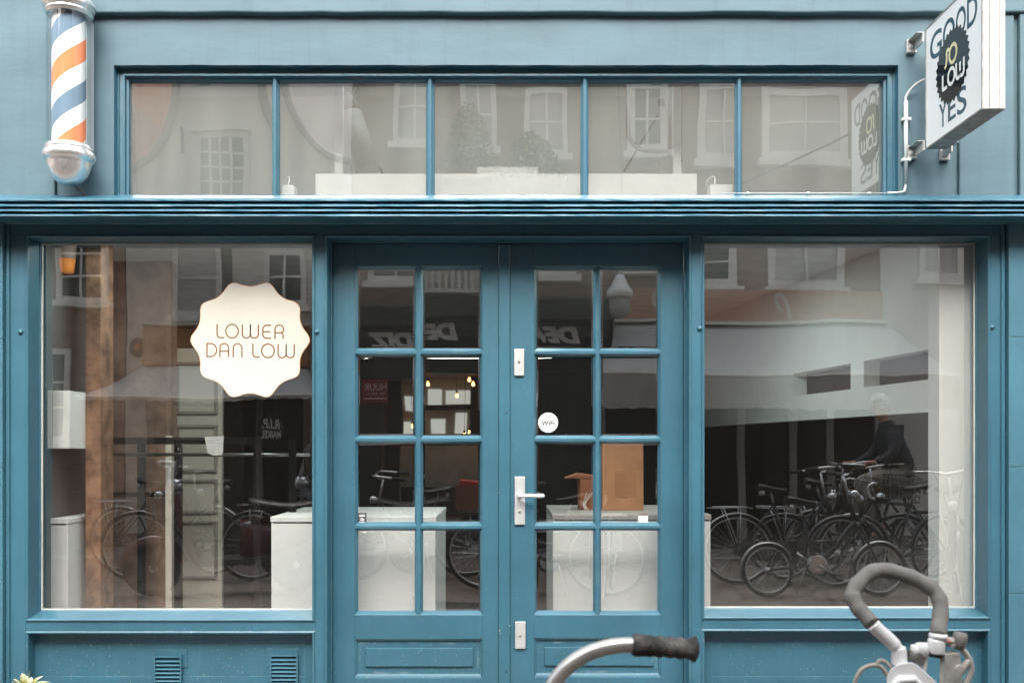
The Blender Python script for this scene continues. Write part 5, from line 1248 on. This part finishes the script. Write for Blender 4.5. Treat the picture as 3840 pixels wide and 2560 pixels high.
ow = MB(); ow.tube(smooth_path([(gx(1700), -D0+.2, MZ(450, D0)), (gx(1850), -7.0, MZ(372, 7.0)), (gx(2060), -6.4, MZ(250, 6.4)), (gx(2400), -6.0, MZ(120, 6.0))], 6), .012, 6)
tag(ow.build('overhead_wire', M['ink']), 'thin overhead wire slanting across the house opposite', 'wire')

cl = bpy.data.lights.new('cafe_fill_light', 'POINT'); cl.energy = 9; cl.color = (1, .95, .88); cl.shadow_soft_size = .2
co_ = bpy.data.objects.new('cafe_fill_light', cl); COL.objects.link(co_); co_.location = (gx(985), -D0-.35, cz1+.35)  # added lamp hidden above the opening to brighten the cafe room
# ---------------------------------------------------------------- bikes, mopeds and rider in the street
G_ = 'parked bicycles'
STG = mat('dull grey mudguard', (.30,.30,.29), .35, .7)
place(bicycle('black folding bicycle with small wheels, nearest of the bicycles mirrored in the right window', .235, .98, style='fold', saddle_z=.85, rack=False, hz=1.08, guard=STG, bar='flat'), MX(1763, 3.3), -3.3, 0, lean=5)
place(bicycle('black roadster with a steel carrier behind the folding bicycle', saddle_z=.93, guard=STG, hz=1.08), MX(1694, 4.1), -4.1, 2, lean=4)
place(bicycle('black city bicycle with a wire basket in the middle of the mirrored row', saddle_z=.98, basket=True, hz=1.12), 2.72, -4.45, 8, lean=-4)
place(bicycle('black racing bicycle with dropped bars among the mirrored bicycles', style='diamond', bar='drop', rack=False, hz=1.0), 4.15, -4.15, 168, lean=5)
place(bicycle('black bicycle turned end-on at the far end of the mirrored row', hz=1.1), 4.05, -3.55, 112, lean=-6)
place(bicycle('black bicycle tilted against the others by the shop opposite', style='diamond', hz=1.08), 3.2, -4.95, 20, lean=9)
place(bicycle('old black bicycle parked alone before the cream gabled house', guard=STG), -4.15, -5.15, 10, lean=5)
place(bicycle('black bicycle with raised bars beside the dark red moped', hz=1.12), -2.55, -4.5, 172, lean=-5)
b_ = bicycle('bicycle with a brown crate on its carrier, mirrored in the handleless door', frame=mat('grey green frame', (.10,.11,.09), .4), hz=1.06, saddle_z=.95)
place(b_, -.42, -4.25, 178, lean=4)
cr_ = thing('bike_crate', 'brown crate strapped on the carrier of a bicycle', 'crate', (-.38, -4.25, .74))
q = MB(); q.rect(-.56, -.20, .745, .99, [(0, -4.40), (0, -4.40)]) if 0 else None
for a in ((-.58, -.18, -4.40, -4.385), (-.58, -.18, -4.115, -4.10), (-.58, -.565, -4.384, -4.116), (-.195, -.18, -4.384, -4.116)): q.box(*a, .745, .98)
q.box(-.564, -.196, -4.384, -4.116, .745, .755); q.build('crate_box', mat('red brown crate', (.22,.07,.04), .7), cr_)
q = MB(); q.obox((-.40, -4.25, .985), .30, .22, .07, (0, .1, 0)); q.build('crate_cover', mat('red cover', (.45,.03,.02), .6), cr_, .02)
WINE = mat('wine red paint', (.085,.018,.022), .25, 0, .1, 5, coat=.6); SLATE = mat('slate blue paint', (.045,.06,.085), .25, 0, .1, 5, coat=.6)
place(moped('wine red moped mirrored low in the left window', WINE), -1.95, -3.75, 165)
place(moped('slate blue moped mirrored in the handleless door', SLATE), -1.02, -4.75, 172)
# the rider
rb = place(bicycle('black bicycle being ridden past by a man in a dark jacket', hz=1.12, saddle_z=.98, group='ridden bicycles', bar='city', rack=False), 4.22, -4.72, 180)
pr_ = thing('person', 'man in a dark jacket and pale trousers riding a bicycle past the shop', 'person', (0,0,0))
def skin(name, verts, edges, m_, parent, root=0, sub=2):
    me = bpy.data.meshes.new(name); me.from_pydata([v[:3] for v in verts], edges, []); me.materials.append(m_)
    o = bpy.data.objects.new(name, me); COL.objects.link(o); attach(o, parent)
    sk = o.modifiers.new('skin', 'SKIN'); sk.use_smooth_shade = True
    for i, v in enumerate(verts):
        s_ = me.skin_vertices[0].data[i]; s_.radius = (v[3], v[4] if len(v) > 4 else v[3]); s_.use_root = (i == root)
    su = o.modifiers.new('round', 'SUBSURF'); su.levels = sub; su.render_levels = sub
    return o
SK = mat('skin', (.50,.27,.19), .55, 0, .08, 12)
hip, wst, chst, nk = (.22,0,1.03), (.25,0,1.18), (.33,0,1.40), (.385,0,1.545)
V = [(*hip, .10, .12), (*wst, .085, .115), (*chst, .09, .135), (*nk, .055), (.42,0,1.60,.055), (.445,0,1.665,.078,.074), (.45,0,1.735,.085,.075), (.44,0,1.80,.055)]
E = [(i, i+1) for i in range(7)]
def add(chain, start):
    prev = start
    for v in chain: V.append(v); E.append((prev, len(V)-1)); prev = len(V)-1
for s_ in (-1, 1):
    add([(.345,.17*s_,1.455,.045), (.40,.26*s_,1.26,.036), (.56,.285*s_,1.155,.03), (.63,.285*s_,1.150,.026), (.665,.285*s_,1.155,.034,.02)], 2)
    ky = (.64, .75) if s_ > 0 else (.70, .96); ft = (.50, .20) if s_ > 0 else (.46, .42)
    add([(.26,.09*s_,1.0,.08), (ky[0],.11*s_,ky[1],.055), (ft[0],.12*s_,ft[1]+.09,.036), (ft[0]+.02,.12*s_,ft[1],.04), (ft[0]+.16,.13*s_,ft[1]-.03,.034,.03)], 0)
body = skin('body', V, E, SK, pr_)
V = [(.215,0,1.00,.17,.18), (.25,0,1.18,.15,.18), (.33,0,1.39,.15,.20), (.375,0,1.52,.095), (.375,0,1.60,.085)]; E = [(0,1),(1,2),(2,3),(3,4)]
for s_ in (-1, 1): add([(.345,.18*s_,1.455,.085), (.40,.275*s_,1.26,.066), (.55,.295*s_,1.16,.05), (.60,.29*s_,1.152,.045)], 2)
skin('jacket', V, E, mat('dark navy jacket', (.016,.019,.026), .7, 0, .2, 8), pr_)
V = [(.22,0,1.02,.155,.165)]; E = []
for s_ in (-1, 1):
    ky = (.64, .75) if s_ > 0 else (.70, .96); ft = (.50, .20) if s_ > 0 else (.46, .42)
    add([(.28,.09*s_,.99,.118), (ky[0],.11*s_,ky[1],.085), (ft[0]-.005,.12*s_,ft[1]+.10,.062)], 0)
skin('trousers', V, E, mat('stone trousers', (.36,.33,.28), .8, 0, .08, 6), pr_)
for s_ in (-1, 1):
    ft = (.50, .20) if s_ > 0 else (.46, .42)
    V = [(ft[0]-.02,.12*s_,ft[1]-.01,.05), (ft[0]+.08,.125*s_,ft[1]-.035,.048,.04), (ft[0]+.19,.13*s_,ft[1]-.045,.04,.032)]; skin('shoe', V, [(0,1),(1,2)], M['saddle'], pr_)
q = MB()
for i in range(260):
    a = random.uniform(0, 6.28); el_ = random.uniform(-.35, 1.5); c_ = Vector((.44, 0, 1.735)); n_ = Vector((math.cos(a)*math.cos(el_), math.sin(a)*math.cos(el_), math.sin(el_)))
    if n_.x > .35 and n_.z < .55: continue
    q.obox(c_ + Vector((n_.x*.088, n_.y*.082, n_.z*.10)), .045, .04, .035, (random.uniform(-1,1), random.uniform(-1,1), a))
q.build('hair', mat('silver hair', (.52,.50,.45), .6, 0, .2, 30), pr_)
q = MB()
for s_ in (-1, 1): q.lathe([(0, .014), (.012, .008), (.014, 0), (.010, -.02)], (.44, .083*s_, 1.69), 'x', 10)
q.tube([(.525, 0, 1.715), (.548, 0, 1.685), (.528, 0, 1.675)], [.010, .014, .012], 8); q.build('face_features', SK, pr_)
q = MB()
for s_ in (-1, 1): q.lathe([(0, .006), (.010, .003), (.010, -.004)], (.518, .032*s_, 1.72), 'x', 10)
q.box(.522, .530, -.024, .024, 1.640, 1.646); q.build('eyes_and_mouth', mat('dark eye', (.06,.03,.025), .4), pr_)
for s_ in (-1, 1):
    for k_ in range(4):
        V = [(.655,.262*s_+.016*k_*s_,1.165,.010), (.69,.262*s_+.016*k_*s_,1.165,.0095), (.702,.262*s_+.016*k_*s_,1.143,.009), (.685,.262*s_+.016*k_*s_,1.125,.008)]; skin('finger', V, [(0,1),(1,2),(2,3)], SK, pr_, 0, 1)
    V = [(.65,.255*s_,1.15,.011), (.665,.235*s_,1.13,.010), (.685,.237*s_,1.118,.009)]; skin('thumb', V, [(0,1),(1,2)], SK, pr_, 0, 1)
place(pr_, 4.22, -4.72, 180)
# ---------------------------------------------------------------- the two bicycles in front, their bars in the picture
DULL = mat('scratched aluminium bar', (.60,.60,.57), .34, .75, .12, 25)
fb_ = bicycle('bicycle with a bright curved bar and a black worn grip in front of the door', bar=None, saddle_z=.88, frame=mat('grey frame', (.14,.14,.14), .4), name='bicycle', hz=1.0)
place(fb_, .86, -3.50, 180)
yB = -3.52
P3 = lambda u, v, y: Vector((PX(u, y), y, PZ(v, y)))
loc = lambda p: Matrix.Translation(fb_.location) @ Euler(fb_.rotation_euler).to_matrix().to_4x4()
inv = loc(0).inverted()
pts = smooth_path([(1238, 1660), (1251, 1615), (1272, 1570), (1300, 1534), (1340, 1505), (1385, 1488), (1430, 1481), (1475, 1481)], 6)
def bar_part(name, mb, m_, parent, Minv):
    bmesh.ops.transform(mb.bm, matrix=Minv, verts=mb.bm.verts); o = mb.build(name, m_, parent); o.matrix_parent_inverse = Matrix(); return o
q = MB(); q.tube([inv @ P3(p.x, p.y, yB) for p in [Vector((a.x, a.y, 0)) for a in pts]] if 0 else [P3(p[0], p[1], yB) for p in pts], .0120, 14)
hb = bar_part('handlebar', q, DULL, fb_, inv)
q = MB(); q.tube([P3(1238, 1660, yB), P3(1205, 1700, yB), P3(1180, 1790, yB)], .0125, 12); bar_part('stem', q, DULL, hb, inv)
q = MB()
g0, g1 = P3(1452, 1480, yB), P3(1598, 1490, yB+.0)
ax = (g1-g0); L_ = ax.length; ax.normalize()
prof = [(0, .0150), (.004, .0172), (.012, .0170), (.022, .0158)] + [(.026 + .062*i/16, .0157 + .0012*math.cos(i*math.pi/2)) for i in range(17)] + [(L_*.93, .0170), (L_*.955, .0195), (L_*.985, .0200), (L_, .0185), (L_+.0035, .0120)]
q.tube([g0 + ax*a for a, r_ in prof], [r_ for a, r_ in prof], 24)
m, nt, b = new_mat('worn black rubber'); vec = coords(nt)
nt.links.new(mixc(nt, ramp(nt, noise(nt, vec, 24, 6, .7), ((.44, 0), (.66, 1))), (.022,.021,.02), (.16,.15,.135)), b.inputs['Base Color']); b.inputs['Roughness'].default_value = .75; bump(nt, b, noise(nt, vec, 300), .3, .002)
bar_part('grip', q, m, hb, inv)
# right: foam-covered loop bar
yR = -3.10
rb_ = bicycle('pale bicycle with a foam wrapped loop bar in front of the right window', bar=None, saddle_z=.88, frame=mat('white frame paint', (.66,.67,.66), .35), rack=False)
place(rb_, .93, -3.93, 100)
inv = (Matrix.Translation(rb_.location) @ Euler(rb_.rotation_euler).to_matrix().to_4x4()).inverted()
Z8 = lambda a, b, y=yR: P3(1898.75 + .1875*a, 1274 + .1875*b, y)
FOAM = mat('worn grey foam', (.175,.170,.158), .92, 0, .18, 14, .12, 160)
WHT = mat('white painted metal', (.74,.75,.75), .38, .1, .05, 18)
loop = smooth_path([(560, 842), (470, 740), (385, 640), (325, 530), (335, 430), (430, 300), (560, 205), (690, 185), (900, 225), (1080, 290), (1240, 375), (1345, 480), (1392, 600), (1392, 760), (1374, 870), (1366, 985)], 5)
n = len(loop)
hb = MB(); hb.tube([Z8(565, 848), Z8(700, 985), Z8(800, 1075), Z8(862, 1140), Z8(885, 1230), Z8(885, 1330)], [.0120]*6, 16)
hb.tube(smooth_path([Z8(565, 848), Z8(640, 925), Z8(760, 1030), Z8(835, 1110)], 5), .0135, 16)
hb = bar_part('handlebar', hb, WHT, rb_, inv)
q = MB(); q.tube([Z8(p.x, p.y, yR + .05*math.sin(math.pi*i/(n-1))) for i, p in enumerate(loop)], [.0152 + .0007*math.sin(i*.9) for i in range(n)], 20); bar_part('foam_grip', q, FOAM, hb, inv)
q = MB(); q.tube([Z8(1368, 960), Z8(1366, 990), Z8(1362, 1020)], [.0160, .0175, .0168], 18); q.tube([Z8(1355, 1020), Z8(1345, 1060), Z8(1338, 1180), Z8(1335, 1205)], [.0150, .0165, .0160, .0150], 18); bar_part('bar_clamp', q, WHT, hb, inv)
q = MB(); q.tube([Z8(1334, 1204), Z8(1330, 1245)], [.0130, .0128], 16); bar_part('bar_end', q, M['tyre'], hb, inv)
q = MB(); q.tube([Z8(880, 1130), Z8(888, 1180), Z8(890, 1340)], [.0135, .0140, .0155], 16)
pl_ = [(735, 1500), (770, 1415), (850, 1345), (960, 1318), (1050, 1312), (1120, 1350), (1230, 1450), (1380, 1590), (1480, 1700), (1480, 1900), (735, 1900)]
A_ = [q.v(Z8(a_, b_2, yR-.030)) for a_, b_2 in pl_]; B_ = [q.v(Z8(a_*.97+25, b_2+16, yR+.030)) for a_, b_2 in pl_]
q.bm.faces.new(A_); q.bm.faces.new(B_[::-1])
for i in range(len(pl_)): q.bm.faces.new((A_[i], B_[i], B_[(i+1) % len(pl_)], A_[(i+1) % len(pl_)]))
q.tube([Z8(760, 1640, yR-.032), Z8(900, 1530, yR-.034), Z8(1060, 1520, yR-.033), Z8(1220, 1660, yR-.030)], [.005, .009, .009, .005], 10)
s_o = bar_part('stem', q, WHT, hb, inv); bv = s_o.modifiers.new('edge', 'BEVEL'); bv.width = .011; bv.segments = 4; bv.limit_method = 'ANGLE'
q = MB(); q.tube([Z8(1000, 1225), Z8(1075, 1240), Z8(1150, 1225)], [.0105, .0125, .0110], 14); q.obox(Z8(1120, 1265), .018, .022, .022, (0, .3, 0)); bar_part('shifter', q, mat('dark grey plastic', (.10,.095,.085), .5), hb, inv)
q = MB()
for a, b, r_ in ((1085, 1170, .0105), (1160, 1150, .014)): q.tube([Z8(a, b-70), Z8(a+6, b), Z8(a+22, b+110)], [r_*.8, r_, r_*.72], 14)
q.tube(smooth_path([Z8(1200, 1260), Z8(1195, 1330), Z8(1180, 1420)], 4), .006, 10); bar_part('brake_clamp', q, mat('grey white plastic', (.60,.61,.59), .45), hb, inv)
q = MB(); q.tube([Z8(1640, 950), Z8(1632, 1010), Z8(1622, 1100), Z8(1630, 1145)], [.0115, .0140, .0130, .0085], 14); bar_part('lever_tip', q, FOAM, hb, inv)
q = MB(); q.tube(smooth_path([Z8(1640, 1140), Z8(1700, 1200), Z8(1755, 1300), Z8(1770, 1400), Z8(1740, 1500), Z8(1690, 1600)], 5), .0058, 10); q.tube(smooth_path([Z8(1745, 1290), Z8(1680, 1370), Z8(1610, 1480), Z8(1560, 1600)], 5), .0068, 10); bar_part('brake_lever', q, mat('pale lever', (.46,.45,.41), .4, .3), hb, inv)
q = MB(); q.obox(Z8(1520, 1400), .030, .026, .066, (0, -.08, 0)); q.tube([Z8(1452, 1290), Z8(1444, 1450), Z8(1440, 1600)], .009, 12); q.lathe([(0, -.034), (.008, -.034), (.0085, -.028)], Z8(1535, 1350), 'y', 14); q.tube(smooth_path([Z8(1440, 1060), Z8(1500, 1050), Z8(1560, 1060), Z8(1530, 1130)], 4), .0075, 8); bh_ = bar_part('brake_housing', q, mat('dusty grey housing', (.36,.35,.32), .55, 0, .3, 40), hb, inv); bv = bh_.modifiers.new('edge', 'BEVEL'); bv.width = .005; bv.segments = 3; bv.limit_method = 'ANGLE'
q = MB(); q.box(-.001, .001, -.001, .001, -.001, .001) if 0 else None
q.tube([Z8(1490, 1052, yR-.012), Z8(1515, 1062, yR-.012)], .0022, 6); bar_part('lever_mark', q, mat('red orange mark', (.6,.10,.03), .5), hb, inv)
q = MB()
q.tube(smooth_path([Z8(330, 1640), Z8(365, 1500), Z8(430, 1400), Z8(540, 1350), Z8(640, 1355), Z8(700, 1405), Z8(745, 1480)], 6), .0042, 9)
q.tube(smooth_path([Z8(620, 1350), Z8(635, 1300), Z8(690, 1290), Z8(740, 1325), Z8(790, 1385)], 6), .0038, 9)
bar_part('brake_cable', q, mat('stained pale cable', (.36,.32,.27), .5, 0, .2, 30), hb, inv)
# ================================================================ sky, sun, camera
w = bpy.data.worlds.new('World'); scn.world = w; w.use_nodes = True
nt = w.node_tree; bg = nt.nodes['Background']
sky = nt.nodes.new('ShaderNodeTexSky'); sky.sky_type = 'NISHITA'; sky.sun_disc = False
SUN_EL, SUN_AZ = R(46), R(0)            # from the right, over the photographer's shoulder
sky.sun_elevation = SUN_EL; sky.sun_rotation = R(180) - SUN_AZ
sky.air_density = 1.0; sky.dust_density = 6.0; sky.ozone_density = 1.0; sky.altitude = 0
hs = nt.nodes.new('ShaderNodeHueSaturation'); hs.inputs['Saturation'].default_value = .5
nt.links.new(sky.outputs[0], hs.inputs['Color']); nt.links.new(hs.outputs[0], bg.inputs['Color'])
bg.inputs['Strength'].default_value = .15
sl = bpy.data.lights.new('sun', 'SUN'); sl.energy = 1.5; sl.angle = R(85); sl.color = (1, 1, .975)
so = bpy.data.objects.new('sun', sl); COL.objects.link(so)
dirv = Vector((math.sin(SUN_AZ)*math.cos(SUN_EL), -math.cos(SUN_AZ)*math.cos(SUN_EL), math.sin(SUN_EL)))
so.rotation_euler = dirv.to_track_quat('Z', 'Y').to_euler(); so.location = (6, -6, 14)
cd = bpy.data.cameras.new('camera'); cam = bpy.data.objects.new('camera', cd); COL.objects.link(cam)
cam.location = (0, -CAMD, CAMZ); cam.rotation_euler = (R(90), 0, 0)
cd.sensor_width = 36; cd.lens = K/2352*36
cd.shift_x = (1176-U0)/2352; cd.shift_y = (V0-784)/2352
cd.clip_start = .05; cd.clip_end = 400
cd.dof.use_dof = True; cd.dof.focus_distance = 5.05; cd.dof.aperture_fstop = 6.3
scn.camera = cam
scn.view_settings.view_transform = 'Standard'; scn.view_settings.look = 'None'; scn.view_settings.exposure = 1.72; scn.view_settings.gamma = 1
scn.cycles.max_bounces = 10; scn.cycles.transparent_max_bounces = 16; scn.cycles.caustics_reflective = False; scn.cycles.caustics_refractive = False
scn.cycles.sample_clamp_indirect = 6
